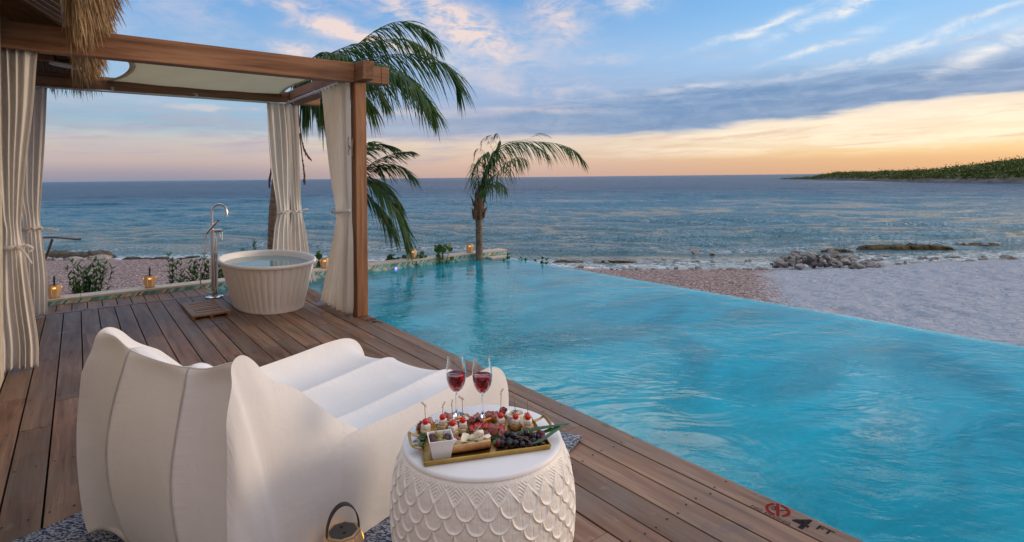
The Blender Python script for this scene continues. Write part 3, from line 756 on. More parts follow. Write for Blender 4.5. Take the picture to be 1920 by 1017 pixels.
# ---- curtains
def curtain(label, plane, val, prof, ztop, folds, amp, seed, tie, tails=None, group='tied-back cream curtains of the pergola', zbot=.03):
    """prof: (py, px_left, px_right) down the curtain on the plane X=val or Y=val"""
    f = atY if plane == 'Y' else atX; L = []; Rr = []
    for py, a_, b_ in prof:
        L.append(f(a_, py, val)); Rr.append(f(b_, py, val))
    L[0].z = Rr[0].z = ztop; L[-1].z = Rr[-1].z = zbot
    NV, NU = 90, folds*16; Lc = catmull(L, NV); Rc = catmull(Rr, NV); rr = random.Random(seed); ph = [rr.uniform(0, 6.28) for _ in range(6)]
    base_ = (L[-1]+Rr[-1])/2; t = thing('curtain', label, 'curtain', (base_.x, base_.y, zbot), 0, group)
    out = Vector((0, -1, 0)) if plane == 'Y' else Vector((-1, 0, 0)); tz = tie[0]
    P = []
    fq = [rr.uniform(.75, 1.3) for _ in range(folds)]; cum = np.concatenate([[0], np.cumsum(fq)]); cum /= cum[-1]
    for i in range(NV+1):
        l, r_ = Lc[i], Rc[i]; z = (l.z+r_.z)/2; w = (r_-l).length; k = i/NV
        pinch = math.exp(-((z-tz)/.16)**2); am = amp*(.55+.6*min(1, abs(z-tz)/1.0))*(1-.55*pinch)*min(1.3, .5+w/.45)
        row = []
        for j in range(NU+1):
            u = j/NU; fu = np.interp(u, cum, np.arange(folds+1))
            s_ = math.sin(2*math.pi*fu+ph[0]+.5*math.sin(k*3+ph[1])); c = math.cos(2*math.pi*fu+ph[0])
            ins = am*s_*(.75+.25*math.sin(k*5+ph[2]+u*7))+am*.10*math.sin(4*math.pi*fu+ph[3]+k*2)*(1-pinch)
            bow = .035*math.sin(math.pi*u)*pinch
            uu = min(1, max(0, u+c*.10/folds*(1-u)*u*4))
            q = l.lerp(r_, uu)+out*(ins+bow)
            q.z = z + (rr.random()-.5)*0 + (.018*math.sin(fu*3.1+ph[4]) if i == NV else 0)
            row.append(q[:])
        P.append(row)
    mb = MB(); mb.grid(P); o = mb.build('cloth', 'curtain_cloth', t, smooth=True, solid=.002)
    # tie band + tails
    i = min(range(NV+1), key=lambda q: abs((Lc[q].z+Rc[q].z)/2-tz)); l, r_ = Lc[i], Rc[i]; c = (l+r_)/2; hw = (r_-l).length/2+.006; ax = (r_-l).normalized()
    ring = [c+ax*(hw*math.cos(a_))+out*(.012+(amp*.8+.02)*math.sin(a_))+Vector((0, 0, .012*math.cos(a_))) for a_ in np.linspace(0, 2*math.pi, 40, endpoint=False)]
    mb = MB(); G = []
    for q in ring: G.append([(q+Vector((0, 0, -.017)))[:], (q+Vector((0, 0, .017)))[:]])
    mb.grid(G, True, False)
    for (sx, pts) in (tails or []):
        kn = c+ax*hw*sx+out*(amp*.8+.03)
        pp = catmull([kn]+[kn+ax*a_+Vector((0, 0, b_))+out*.02 for a_, b_ in pts], 14)
        mb.grid([[(q+out*.0-Vector((0, 0, .011)))[:], (q+Vector((0, 0, .011))+ax*.006)[:]] for q in pp])
        sphere(mb, kn[:], .02, 8, 6, (1, .8, .9))
    mb.build('tie_band', 'curtain_cloth', t, smooth=True, solid=.003)
    return t
bow = [(.55, [(.05, .02), (.09, -.01), (.06, -.03)]), (.55, [(.04, -.05), (.08, -.13)]), (.5, [(-.01, -.07), (-.015, -.16)])]
curtain('nearest cream curtain, at the left edge under the front beam, tied with a bow', 'Y', 6.09, [(92, -40, 70), (200, -25, 62), (300, -15, 50), (400, -4, 41), (432, 3, 40), (470, 0, 46), (560, -2, 60), (640, 5, 72), (690, 5, 73)], 2.63, 5, .034, 1, (1.03, 0), bow)
curtain('shaded cream curtain behind the nearest one, above the seaward lantern end of the deck', 'Y', 8.36, [(150, 20, 88), (260, 22, 84), (360, 28, 78), (408, 40, 75), (450, 42, 80), (520, 44, 88), (580, 42, 89)], 2.65, 5, .03, 2, (1.02, 0), [(1, [(.06, .0), (.15, -.015)]), (.2, [(-.05, -.04), (-.05, -.1)])])
curtain('cream curtain on the rear rod, left of the pair behind the bathtub', 'Y', 8.34, [(190, 499, 540), (250, 502, 545), (320, 508, 546), (392, 519, 543), (430, 514, 545), (480, 509, 548), (560, 505, 550)], 2.64, 4, .028, 3, (1.08, 0), [(-.2, [(-.03, -.05), (-.05, -.12)]), (.2, [(.03, .03), (.06, .02)])])
curtain('cream curtain beside the rear post, right of the pair behind the bathtub', 'Y', 8.38, [(190, 534, 557), (250, 538, 560), (320, 543, 562), (390, 545, 565), (430, 545, 572), (480, 543, 580), (560, 541, 592)], 2.65, 4, .026, 4, (1.09, 0), [(.4, [(.05, .03), (.11, .035)]), (-.3, [(-.04, -.03), (-.06, -.07)])])
curtain('cream curtain hanging against the pool-side front post right of the bathtub', 'X', 2.41, [(152, 604, 654), (230, 612, 656), (320, 621, 657), (400, 631, 658), (440, 629, 659), (500, 618, 659), (560, 607, 659), (588, 603, 658)], 2.66, 7, .032, 5, (1.16, 0), [(-.9, [(.06, .03), (.12, .05)]), (-.9, [(.04, -.06), (.05, -.13)])])

# ================================================================== VILLA corner
vl = thing('villa', 'corner of a thatched beach villa with a whitewashed wall and boarded ceiling', 'villa', (-1.6, 4.5, 0))
mb = MB(); x1 = atY(5, 450, 5.95).x
mb.box((x1-1.0, 4.0, 1.5), (2.0, 3.9, 3.0), bev=.01); mb.build('wall', 'whitewash', vl)
mb = MB(); mb.box((-1.9, 6.6, 3.0+.35), (.1, .1, .1)); 
# boarded ceiling slope (boards run up the slope), white strips in the gaps
mb = MB(); sl_ = .62
def slope(x, y, dz=0): return (x, y, 3.00+(-.10-x)*sl_+dz)
ys = np.arange(2.2, 6.6, .205)
for y in ys:
    mb.cr = random.random(); a_ = .010
    P = [slope(-.10, y+a_), slope(-.10, y+.205-a_), slope(-2.6, y+.205-a_), slope(-2.6, y+a_)]
    Q = [(p[0], p[1], p[2]+.02) for p in P]; mb.add(P+Q, [(0, 1, 2, 3), (7, 6, 5, 4), (0, 4, 5, 1), (1, 5, 6, 2), (2, 6, 7, 3), (3, 7, 4, 0)])
mb.build('ceiling_boards', 'soffit_wood', vl)
mb = MB()
for y in ys:
    P = [slope(-.10, y-.008, -.004), slope(-.10, y+.008, -.004), slope(-2.6, y+.008, -.004), slope(-2.6, y-.008, -.004)]; Q = [(p[0], p[1], p[2]+.01) for p in P]
    mb.add(P+Q, [(3, 2, 1, 0), (4, 5, 6, 7), (0, 4, 7, 3), (1, 2, 6, 5), (0, 1, 5, 4)])
mb.build('ceiling_battens', 'paint_white', vl)
mb = MB(); mb.add([slope(-.10, 2.1, .012), slope(-.10, 6.62, .012), slope(-2.6, 6.62, .012), slope(-2.6, 2.1, .012)], [(0, 1, 2, 3)]); mb.build('ceiling_backing', 'paint_white', vl)
mb = MB(); mb.cr = .7; mb.box((-.025, 4.4, 3.03), (.09, 4.6, .17), bev=.004); mb.build('eave_beam', 'beam_y', vl)
mb = MB(); mb.box((-.085, 4.4, 3.02), (.022, 4.6, .10)); mb.build('eave_trim', 'paint_white', vl)
# cane lining and rafters over the rear half
mb = MB()
for k in range(120):
    x = -2.9+k*.0262; 
    mb.tube([(x, 9.0, 2.90+random.uniform(0, .01)), (x, 6.72, 2.985+random.uniform(0, .01))], .012, 6)
mb.build('cane_lining', 'bamboo', vl)
mb = MB(); mb.box((-1.4, 7.95, 2.93), (3.0, .09, .10)); mb.build('rafter', 'beam_x', vl)
# roof deck over all
mb = MB(); mb.add([(.12, 2.0, 3.04), (.12, 9.1, 3.04), (-3.2, 9.1, 3.04), (-3.2, 2.0, 5.1), (-3.2, 6.8, 5.1)], [(0, 1, 4, 3), (1, 2, 4)]); mb.build('roof', 'thatch', vl, solid=.10)
# thatch fringe
V = []; F = []; cnt = 0
def blade(p, d, L, w):
    global cnt
    d = np.array(d)/np.linalg.norm(d); sd = np.cross(d, rng.normal(0, 1, 3)); sd /= np.linalg.norm(sd); cv = np.array([0, 0, -1.0]); p = np.array(p, float)
    for i, t in enumerate((0, .4, .75, 1)):
        q = p+d*L*t*(1-.15*t)+cv*L*.16*t*t; ww = w*(1, .95, .6, .08)[i]; V.extend([q-sd*ww, q+sd*ww])
        if i: F.append((cnt-2, cnt-1, cnt+1, cnt)); 
        cnt += 2
for k in range(6200):
    y = rng.uniform(2.6, 8.9); lay = rng.random(); x = -.03+lay*.17+rng.normal(0, .02); z = 3.02+lay*.26+rng.uniform(-.04, .10)
    L = rng.uniform(.26, .46)*(1+.25*(vnoise(np.array([y]), np.array([0.]), 2.2, 8, 2)[0]-.5)*2)
    blade((x, y, z), (rng.normal(.16+.18*lay, .12), rng.normal(-.1, .22), -1), L, rng.uniform(.004, .011))
for k in range(2600):
    x = rng.uniform(-3.0, .2); z = 2.98+rng.uniform(0, .2); blade((x, 9.0+rng.uniform(0, .12), z), (rng.normal(.05, .2), rng.normal(.1, .1), -1), rng.uniform(.22, .42), rng.uniform(.004, .010))
for k in range(1500):
    y = rng.uniform(2.6, 8.9); blade((rng.uniform(.0, .12), y, 3.25+rng.uniform(0, .2)), (.75, rng.normal(0, .25), -.5), rng.uniform(.2, .38), .007)
mb = MB(); mb.add(V, F); tag(mb.build('thatch_fringe', 'thatch', vl), kind='stuff')
# ceiling light under the eave
p = atY(118, 120, 7.3)
fx = thing('floodlight', 'flat white floodlight fixed under the thatched eave', 'lamp', p[:])
mb = MB(); prof = []
G = []
for i in range(9):
    t = i/8; w = .085*(1-(2*t-1)**6)**.5*(1-.25*t)+.004; x = -.11+.26*t; z = -.035*t+.0
    G.append([(p.x+x, p.y-w, p.z+z), (p.x+x, p.y-w*.6, p.z+z-.014), (p.x+x, p.y+w*.6, p.z+z-.014), (p.x+x, p.y+w, p.z+z), (p.x+x, p.y+w*.6, p.z+z+.018), (p.x+x, p.y-w*.6, p.z+z+.018)])
mb.grid(G, False, True); mb.f.append([0, 1, 2, 3, 4, 5]); mb.mi.append(0); mb.rnd.append(.5)
mb.build('lamp_head', 'fixture_white', fx, smooth=True, angle=40)
mb = MB(); mb.tube([(p.x-.05, p.y, p.z+.015), (p.x-.07, p.y+.02, p.z+.09), (p.x-.2, p.y+.08, p.z+.24)], .012, 8); mb.box((p.x+.0, p.y, p.z+.032), (.10, .07, .03)); mb.build('bracket', 'dark_gap', fx)

# ================================================================== BATHTUB
TC = Vector((1.86, 7.4)); 
tub = thing('bathtub', 'white fluted freestanding bathtub filled with water on the wooden deck', 'bathtub', (TC.x, TC.y, 0))
def sup(cx, cy, ax, ay, z, n_=2.2, N=312, flute=0):
    out = []
    for j in range(N):
        t = 2*math.pi*j/N; c, s_ = math.cos(t), math.sin(t); x = math.copysign(abs(c)**(2/n_), c)*ax; y = math.copysign(abs(s_)**(2/n_), s_)*ay
        L = math.hypot(x, y)
        if flute:
            w = abs(math.sin(42*t/2)); k = 1-flute*(1-w**.55)/L; x *= k; y *= k
        out.append((cx+x, cy+y, z))
    return out
def dims(h): k = h/.58; return .38+.135*k, .67+.185*k
rows = []
rows.append(sup(TC.x+.01, TC.y, .36, .65, .0, N=672)); rows.append(sup(TC.x+.01, TC.y, .378, .668, .004, N=672)); rows.append(sup(TC.x+.01, TC.y, .382, .672, .018, N=672))
for k in range(0, 15):
    h = .022+.518*k/14; a_, b_ = dims(h); NN = 672; fl_ = .022*min(1, (k)/1.0, (14-k)/1.0); rows.append(sup(TC.x+.01*(1-h/.58), TC.y, a_-.004, b_-.004, h, N=672, flute=fl_))
mb = MB(); mb.grid(rows, False, True); mb.build('shell', 'tub_resin', tub, smooth=True, angle=50)
rows = []
for (da, db, z) in ((-.012, -.012, .538), (.0, .0, .541), (.006, .006, .549), (.008, .008, .562), (.006, .006, .574), (-.003, -.003, .580), (-.016, -.016, .580), (-.024, -.024, .574), (-.035, -.035, .54), (-.055, -.06, .47), (-.10, -.12, .36), (-.15, -.20, .22), (-.20, -.28, .14), (-.30, -.45, .12), (-.50, -.84, .12)):
    rows.append(sup(TC.x, TC.y, .52+da, .86+db, z))
mb = MB(); mb.grid(rows, False, True); mb.build('basin', 'tub_resin', tub, smooth=True, angle=50)
mb = MB(); rows = [[(TC.x, TC.y, .505)]*312]+[sup(TC.x, TC.y, (.52-.048)*k, (.86-.05)*k, .505) for k in (.3, .6, .85, 1)]
mb.grid(rows[::-1], False, True); mb.build('bath_water', 'bath_body', tub, smooth=True) if 'bath_body' in M else mb.build('bath_water', 'bath_water', tub, smooth=True)

# ---- floor mounted tap
tp = thing('floor_tap', 'tall chrome floor-standing bath tap with hand shower beside the bathtub', 'tap', (1.42, 8.26, 0))
c = Vector((1.42, 8.26, 0)); sd = Vector((.789, -.614, 0))    # the spout reaches over the tub
def pt(a_, z, b_=0): q = c+sd*a_+Vector((.614, .789, 0))*b_; return (q.x, q.y, z)
mb = MB(); mb.lathe([(.0, .0), (.105, .0), (.108, .004), (.108, .016), (.100, .022), (.03, .023), (.0, .023)], 40, (c.x, c.y, 0)); mb.build('base_plate', 'chrome', tp, smooth=True, angle=40)
mb = MB(); mb.tube([pt(-.006, .02), pt(-.006, .84)], .034, 20, flat=None); mb.tube([pt(.028, .02), pt(.028, .80)], .019, 16); mb.build('column', 'chrome', tp, smooth=True, angle=40)
mb = MB(); arc = [pt(-.018, .80), pt(-.02, .95), pt(-.022, 1.10)]+[pt(-.022+.098-.098*math.cos(a_), 1.125+.105*math.sin(a_)) for a_ in np.linspace(.1, math.pi*.98, 16)]+[pt(.176, 1.085)]
mb.tube(arc, .0155, 14); mb.tube([pt(.176, 1.087), pt(.1765, 1.07)], .0185, 14); mb.build('spout', 'chrome', tp, smooth=True, angle=40)
mb = MB(); mb.tube([pt(-.03, .875), pt(.10, .885)], .024, 16); mb.tube([pt(.0, .84), pt(.0, .90)], .026, 16); mb.tube([pt(.10, .885), pt(.118, .886)], .018, 14); mb.build('mixer', 'chrome', tp, smooth=True, angle=40)
mb = MB(); mb.tube([pt(.075, .87), pt(.095, .80, -.02)], .009, 10); mb.tube([pt(.11, .88), pt(.112, .76, -.01)], .007, 10); mb.build('lever', 'chrome', tp, smooth=True, angle=40)
mb = MB(); mb.tube([pt(-.085, .85, -.03), pt(.085, 1.015, -.05)], [.014, .017], 14); mb.tube([pt(-.085, .85, -.03), pt(-.088, .80, -.03)], .011, 12); mb.tube([pt(-.06, .875, -.03), pt(-.02, .88, 0)], .014, 12); mb.build('hand_shower', 'chrome', tp, smooth=True, angle=40)
mb = MB(); mb.tube(catmull([pt(-.088, .80, -.03), pt(-.09, .62, -.05), pt(-.135, .40, -.06), pt(-.15, .22, -.06), pt(-.10, .10, -.05), pt(.0, .075, -.045), pt(.045, .13, -.03), pt(.04, .28, -.02), pt(.03, .5, -.02)], 60), .0065, 8); mb.build('hose', 'steel', tp, smooth=True)

# ---- duckboard
dk = thing('duckboard', 'small slatted teak duckboard on the deck beside the bath tap', 'bath mat', (1.19, 7.5, 0))
mb = MB(); x0, x1, y0, y1 = .99, 1.385, 7.07, 7.90
for x in (x0+.03, x1-.03): mb.cr = random.random(); mb.box((x, (y0+y1)/2, .036), (.06, y1-y0, .022), bev=.003)
for y in (y0+.03, y1-.03): mb.cr = random.random(); mb.box(((x0+x1)/2, y, .0358), (x1-x0-.1205, .06, .0222), bev=.003)
mb.build('frame', 'teak_y', dk)
for k in range(7):
    mb = MB(); mb.cr = random.random(); mb.box(((x0+x1)/2, y0+.105+k*.1045, .035), (x1-x0-.122, .078, .02), bev=.003); mb.build('slat', 'teak_x', dk)
for x in (x0+.02, (x0+x1)/2, x1-.02):
    mb = MB(); mb.cr = .4; mb.box((x, (y0+y1)/2, .0125), (.03, y1-y0-.02, .025), bev=.002); mb.build('batten', 'teak_y', dk)

# ================================================================== LANTERNS
def make_lantern(label, rz=0):
    t = thing('lantern', label, 'lantern', (0, 0, 0), 0, 'octagonal wooden lanterns')
    N = 8; mb = MB()
    prof = [(.058, .012), (.066, .03), (.0765, .07), (.080, .10), (.0775, .13), (.070, .158), (.066, .166)]
    for j in range(N):
        a0, a1 = 2*math.pi*(j-.44)/N, 2*math.pi*(j+.44)/N
        mb.cr = random.random(); o_, i_ = [], []
        if j in (0, 4, 2, 6): # openings with a slim slit showing the glow
            segs = [prof[:4], prof[4:]] if False else [prof]
        else: segs = [prof]
        for sg in segs:
            G = [[(r*math.cos(a0), r*math.sin(a0), z), (r*math.cos(a1), r*math.sin(a1), z), ((r-.008)*math.cos(a1), (r-.008)*math.sin(a1), z), ((r-.008)*math.cos(a0), (r-.008)*math.sin(a0), z)] for r, z in sg]
            mb.grid(G, False, True)
    mb.build('body', 'lantern_lit_wood', t)
    mb = MB()
    for rr_, z in ((.062, .006), (.066, .168)):
        mb = MB(); mb.add([(rr_*math.cos(2*math.pi*(j+.5)/8), rr_*math.sin(2*math.pi*(j+.5)/8), z-.005) for j in range(8)]+[(rr_*math.cos(2*math.pi*(j+.5)/8), rr_*math.sin(2*math.pi*(j+.5)/8), z+.003) for j in range(8)], [tuple(range(7, -1, -1)), tuple(range(8, 16))]+[(j, (j+1) % 8, 8+(j+1) % 8, 8+j) for j in range(8)])
        mb.build('rim', 'lantern_wood', t)
    mb = MB()
    mb.add([(.054*math.cos(2*math.pi*(j+.5)/8), .054*math.sin(2*math.pi*(j+.5)/8), .1735) for j in range(8)], [tuple(range(8))])
    ld = mb.build('lid', 'dark_steel', t)
    mb = MB(); mb.lathe([(.007, .1745), (.0001, .1746)], 12, (.022, .0, 0)); mb.build('lid_hole', 'dark_gap', ld)
    mb = MB(); mb.lathe([(.007, .1745), (.0001, .1746)], 12, (-.022, .0, 0)); mb.build('lid_hole', 'dark_gap', ld)
    mb = MB(); mb.lathe([(.03, .012), (.055, .02), (.067, .07), (.070, .10), (.066, .14), (.058, .16)], 8, (0, 0, 0)); mb.build('frosted_lining', 'lantern_inner', t)
    for am in (0, math.pi/2, math.pi, math.pi*1.5):
        mb = MB(); r = .0815; ca, sa = math.cos(am), math.sin(am); w = .016
        q = [((r-(.0095 if z < .125 else .0105))*ca-sa*s_*w, (r-(.0095 if z < .125 else .0105))*sa+ca*s_*w, z) for s_, z in ((-1, .121), (1, .121), (1, .137), (-1, .137))]
        q2 = [(x+.0055*ca, y+.0055*sa, z) for x, y, z in q]; mb.add(q+q2, [(4, 5, 6, 7), (0, 1, 5, 4), (1, 2, 6, 5), (2, 3, 7, 6), (3, 0, 4, 7)])
        mb.build('glow_slit', 'candle_glow', t)
    mb = MB(); pts = [(0, .062*math.cos(a_), .17+.105*math.sin(a_)) for a_ in np.linspace(-.12, math.pi+.12, 22)]
    G = []
    for i, q in enumerate(pts):
        w = .0085+.004*math.sin(math.pi*i/21); n_ = Vector((0, q[1], (q[2]-.17))).normalized()*.0022
        G.append([(w, q[1]-n_.y, q[2]-n_.z), (w, q[1]+n_.y, q[2]+n_.z), (-w, q[1]+n_.y, q[2]+n_.z), (-w, q[1]-n_.y, q[2]-n_.z)])
    mb.grid(G, False, True); mb.build('handle', 'black_leather', t, smooth=True, angle=40)
    return t
L0 = make_lantern('large wooden lantern with black strap handle on the deck behind the white lounge chair')
spots = [((102, 560), .071, 1, 'lit wooden lantern at the left end of the pool wall, beside the leafy shrub'),
         ((281, 541), .071, 1, 'lit wooden lantern on the wall between the leafy shrub and the bath tap'),
         ((609, 502), .071, 0, 'lit wooden lantern on the wall between the bathtub and the front post'),
         ((774, 485), .071, 0, 'lit wooden lantern on the wall just above the blue pool lamp'),
         ((881, 473.5), .071, 0, 'lit wooden lantern on the wall nearest the slim palm trunk')]
for (px, py), z, rz, lab in spots:
    p = atz(px, py, z); o = copy_tree(L0); o.location = (p.x, 9.245, z); k = 9.245/p.y; o.location.x = p.x*k
    o.rotation_euler.z = math.atan2(-9.245, -o.location.x)-(math.pi/2 if rz else 0); o['label'] = lab
p = atz(643, 1000, .17); L0.location = (p.x, p.y, .008); L0.rotation_euler.z = math.atan2(-p.y, -p.x)+R_(14)

# handrail on the beach path
hr_ = thing('handrail', 'dark steel handrail post seen beyond the left curtains', 'handrail', (-.33, 11.6, -1.3))
mb = MB(); P = [atd(px, py, 9) for px, py in ((30, 450), (75, 446), (110, 445.5), (150, 449))]; mb.tube(catmull(P, 16), .028, 12, flat=.7); mb.build('top_rail', 'dark_steel', hr_, smooth=True, angle=40)
q = atd(98, 449, 9); q2 = atd(80, 500, 9); d_ = (q2-q); q3 = q+d_*(q.z+1.35)/(-d_.z) if d_.z else q2
mb = MB(); mb.tube([q, q2, q3], .036, 12, flat=.5); mb.build('post', 'dark_steel', hr_, smooth=True, angle=40)

# ================================================================== LOUNGE CHAIR
DV = Vector((.933, .361, 0)).normalized(); WV = Vector((.361, -.933, 0)).normalized()
CO = Vector((.235, 2.585, 0))      # ground point under the middle of the back ridge
lc = thing('lounge_chair', 'large white channelled lounge chair seen from behind, facing the pool', 'lounge chair', (CO.x+.7, CO.y+.27, 0))
def cw(d, w, z): q = CO+DV*d+WV*w; return (q.x, q.y, z)
def sm(x): x = min(1, max(0, x)); return x*x*(3-2*x)
def bulge(u, seams):      # 0 at seams, 1 between
    for a_, b_ in zip(seams[:-1], seams[1:]):
        if a_ <= u <= b_: t = (u-a_)/(b_-a_); return max(0, math.sin(math.pi*t))**.62
    return 0
def loft(prof, hw, seams, bul, NU=96, rdm=.055, win=.10, woff=None):
    """closed (d, z, pillow, halfwidth) loop lofted across the width, pillowed between the seams"""
    N = len(prof); G = []; cx = sum(p[0] for p in prof)/N; cz = sum(p[1] for p in prof)/N
    for j in range(NU+1):
        # dense near seams
        u = j/NU; b_ = bulge(u, seams); e = min(u, 1-u); er = (1-(1-min(1, e/win))**2)**.5; row = []
        for i, (d, z, pl, h) in enumerate(prof):
            p0 = prof[i-1]; p1 = prof[(i+1) % N]; tx, tz = p1[0]-p0[0], p1[1]-p0[1]; L = math.hypot(tx, tz) or 1
            nx_, nz_ = -tz/L, tx/L       # outward for clockwise-in-(d,z) order
            k = -1.0
            q = bul*pl*(b_-.0)
            rd = rdm*(1-er)*(1-.62*sm((z-.70)/.12))
            row.append(cw(d+k*nx_*(q-rd), (u-.5)*2*h*(1)+(woff(d, z) if woff else 0), max(.004, z+k*nz_*(q-rd))))
        G.append(row)
    return G
def smoothprof(pts, n):
    P = catmull([Vector((p[0], p[1], 0)) for p in pts], n); A_ = catmull([Vector((p[2], p[3], 0)) for p in pts], n)
    return [(P[i].x, P[i].y, A_[i].x, A_[i].y) for i in range(n+1)]
# backrest: rear bottom -> up the rear -> ridge -> down the front -> floor
bp = smoothprof([(.03, .01, .3, .52), (.012, .12, .6, .535), (.0, .35, 1, .55), (.0, .60, 1, .54), (-.004, .77, 1, .51), (.004, .856, .35, .482), (.055, .862, .9, .48), (.115, .818, 1.15, .482), (.20, .732, 1, .49), (.31, .625, .9, .50), (.42, .515, .8, .515), (.54, .41, .7, .53), (.56, .22, .2, .51), (.50, .01, .1, .50)], 90)
bp = bp[:91]
seams = (0, .265, .715, 1)
G = loft(bp, 1, seams, .056, 108, .05, .11, lambda d, z: (-.005+.045*sm((z-.45)/.42))*(1-sm((d-.1)/.5)))
# raise the two ridge corners
for j, row in enumerate(G):
    u = j/108; lift = .042*math.exp(-((u-.07)/.13)**2)+.060*math.exp(-((u-.98)/.17)**2); big = .085*math.sin(math.pi*min(1, max(0, u)))**.8
    G[j] = [(x-DV.x*big*math.sin(math.pi*min(1, z/.9))*(1 if k <= 38 else 0), y-DV.y*big*math.sin(math.pi*min(1, z/.9))*(1 if k <= 38 else 0), z+lift*sm((z-.60)/.22)*(1-sm((bp[k][0]-.01)/.11))) for k, (x, y, z) in enumerate(row)]
mb = MB(); mb.grid(G, False, True); mb.f.append(list(range(len(G[0])-1, -1, -1))); mb.mi.append(0); mb.rnd.append(.5)
k0 = 108*len(G[0]); 
SIDE_T = (0, .03, .08, .15, .25, .4, .6, .8, 1)
def setattrs(o, NU, NP, seams_, capn):
    me = o.data; n_ = len(me.vertices); sd = np.ones(n_); pu = np.zeros(n_); pv = np.zeros(n_)
    co = np.zeros(n_*3); me.vertices.foreach_get('co', co); co = co.reshape(-1, 3)
    arc = np.concatenate([[0], np.cumsum(np.linalg.norm(np.diff(co[NP*(NU//2):NP*(NU//2)+NP], axis=0), axis=1))])
    for j in range(NU+1):
        u = j/NU; i = max(k for k in range(len(seams_)-1) if seams_[k] <= u+1e-9); w = seams_[i+1]-seams_[i]; dd = min(u-seams_[i], seams_[i+1]-u)/w*2
        sd[j*NP:(j+1)*NP] = dd; pu[j*NP:(j+1)*NP] = u; pv[j*NP:(j+1)*NP] = arc
    k = (NU+1)*NP
    for side in (0, 1):
        for q, t in enumerate(SIDE_T):
            sd[k:k+NP] = min(1, t*3.2); pu[k:k+NP] = 1.0+t*.5; pv[k:k+NP] = arc; k += NP
    for nm, a_ in (('sd', sd), ('pu', pu), ('pv', pv)): q = me.attributes.new(nm, 'FLOAT', 'POINT'); q.data.foreach_set('value', a_.astype(np.float32))
def capside(mb, loop, sgn, bulg):
    L = [Vector(p) for p in loop]; N_ = len(L); R0 = []
    for t in SIDE_T:
        row = []
        for i, p in enumerate(L):
            q = L[0].lerp(L[-1], i/(N_-1)); ln = min(1, (p-q).length/.28); f = (1-(1-min(1, t/.45))**2.4)*(1-.7*max(0, (t-.6)/.4)**2)
            row.append((p.lerp(q, t)+WV*sgn*bulg*f*ln)[:])
        R0.append(row)
    mb.grid(R0 if sgn > 0 else [r[::-1] for r in R0], False, False)
mb = MB(); mb.grid(G, False, True); capside(mb, G[0], -1, .03); capside(mb, G[-1], 1, .035)
bk = mb.build('backrest', 'upholstery', lc, smooth=True); setattrs(bk, 108, len(G[0]), seams, 6)
def pipe(parent, name, pts, r=.0035, mat_='piping'):
    mb = MB(); mb.tube(pts, r, 6); return mb.build(name, mat_, parent, smooth=True)
i_r0 = next(i for i in range(len(bp)) if bp[i][1] > .855)
for u in (.265, .715):
    j = round(u*108); pts = [Vector(p) for p in G[j][1:i_r0+1]]
    pipe(bk, 'seam', [p-DV*.0015+Vector((0, 0, .001)) for p in pts], .0034)
i_r = next(i for i in range(len(bp)) if bp[i][1] > .855)
pipe(bk, 'edge_seam', [Vector(G[j][i_r])+Vector((0, 0, .001)) for j in range(2, 107)], .0026, 'upholstery')
# seat
sp_ = smoothprof([(.44, .01, .1, .50), (.42, .20, .1, .51), (.46, .40, .3, .53), (.58, .425, .9, .545), (.80, .42, 1, .56), (1.10, .42, 1, .575), (1.36, .425, 1, .585), (1.52, .405, .6, .59), (1.60, .33, .3, .59), (1.625, .20, .2, .585), (1.61, .06, .15, .575), (1.54, .01, .1, .55)], 96)[:97]
seams2 = (0, .33, .72, 1)
G2 = loft(sp_, 1, seams2, .058, 108, .06, .12)
mb = MB(); mb.grid(G2, False, True); capside(mb, G2[0], -1, .02); capside(mb, G2[-1], 1, .03)
st_ = mb.build('seat', 'upholstery', lc, smooth=True); setattrs(st_, 108, len(G2[0]), seams2, 6)
pipe(st_, 'edge_seam', [Vector(p)+WV*.004 for p in G2[-6][16:88]], .003, 'upholstery')

# rug
ru = thing('rug', 'blue and white woven rug under the lounge chair and stool', 'rug', (1.2, 2.7, 0))
mb = MB(); G = []
for i in range(61):
    row = []
    for j in range(41):
        d = .72+(3.013-.72)*i/60; w = -3.08+(3.08-1.355)*j/40; wob = .008*math.sin(d*7)+.006*math.sin(w*9)
        z = .008+(.012*sm((d-2.85)/.16)*sm((w+1.6)/.24))
        q = Vector((.933, .361, 0)).normalized()*(d+wob)+Vector((.361, -.933, 0)).normalized()*(-w)*1.0
        row.append((q.x, q.y, z))
    G.append(row)
# rug axes: D coordinate along DV, W coordinate = -(w) along -WV
G = []
for i in range(61):
    row = []
    for j in range(41):
        d = .72+(3.013-.72)*i/60; w = -3.08+(3.08-1.355)*j/40; wob = .008*math.sin(d*7)+.006*math.sin(w*9)
        q = DV*(d)+WV*(w+wob); row.append((q.x, q.y, .009+(.014*sm((d-2.85)/.16)*sm((w+1.6)/.24))))
    G.append(row)
mb = MB(); mb.grid(G); mb.build('pile', 'rug_weave', ru, smooth=True, solid=.010)

# ================================================================== CARVED STOOL
TS = Vector((1.229, 1.78)); TH = .55
sto = thing('garden_stool', 'white drum stool carved with chevrons and scales, holding the snack tray', 'stool', (TS.x, TS.y, 0))
NZ, NT = 330, 1260
zz = np.linspace(.0, .540, NZ); kz = np.array([0, .03, .10, .2, .3, .38, .45, .49, .515, .532, .540]); kr = np.array([.27, .285, .315, .342, .350, .345, .333, .324, .3165, .308, .300])
from_ = np.interp(zz, kz, kr); from_ = np.convolve(np.pad(from_, 8, 'edge'), np.ones(17)/17, 'valid')
th = np.linspace(0, 2*np.pi, NT, endpoint=False); ZZ, TT = np.meshgrid(zz, th, indexing='ij')
NS = 28; u = TT/(2*np.pi)*NS; h = np.zeros(ZZ.shape)
ztop = .466; RH = .0425; RW = 1.0
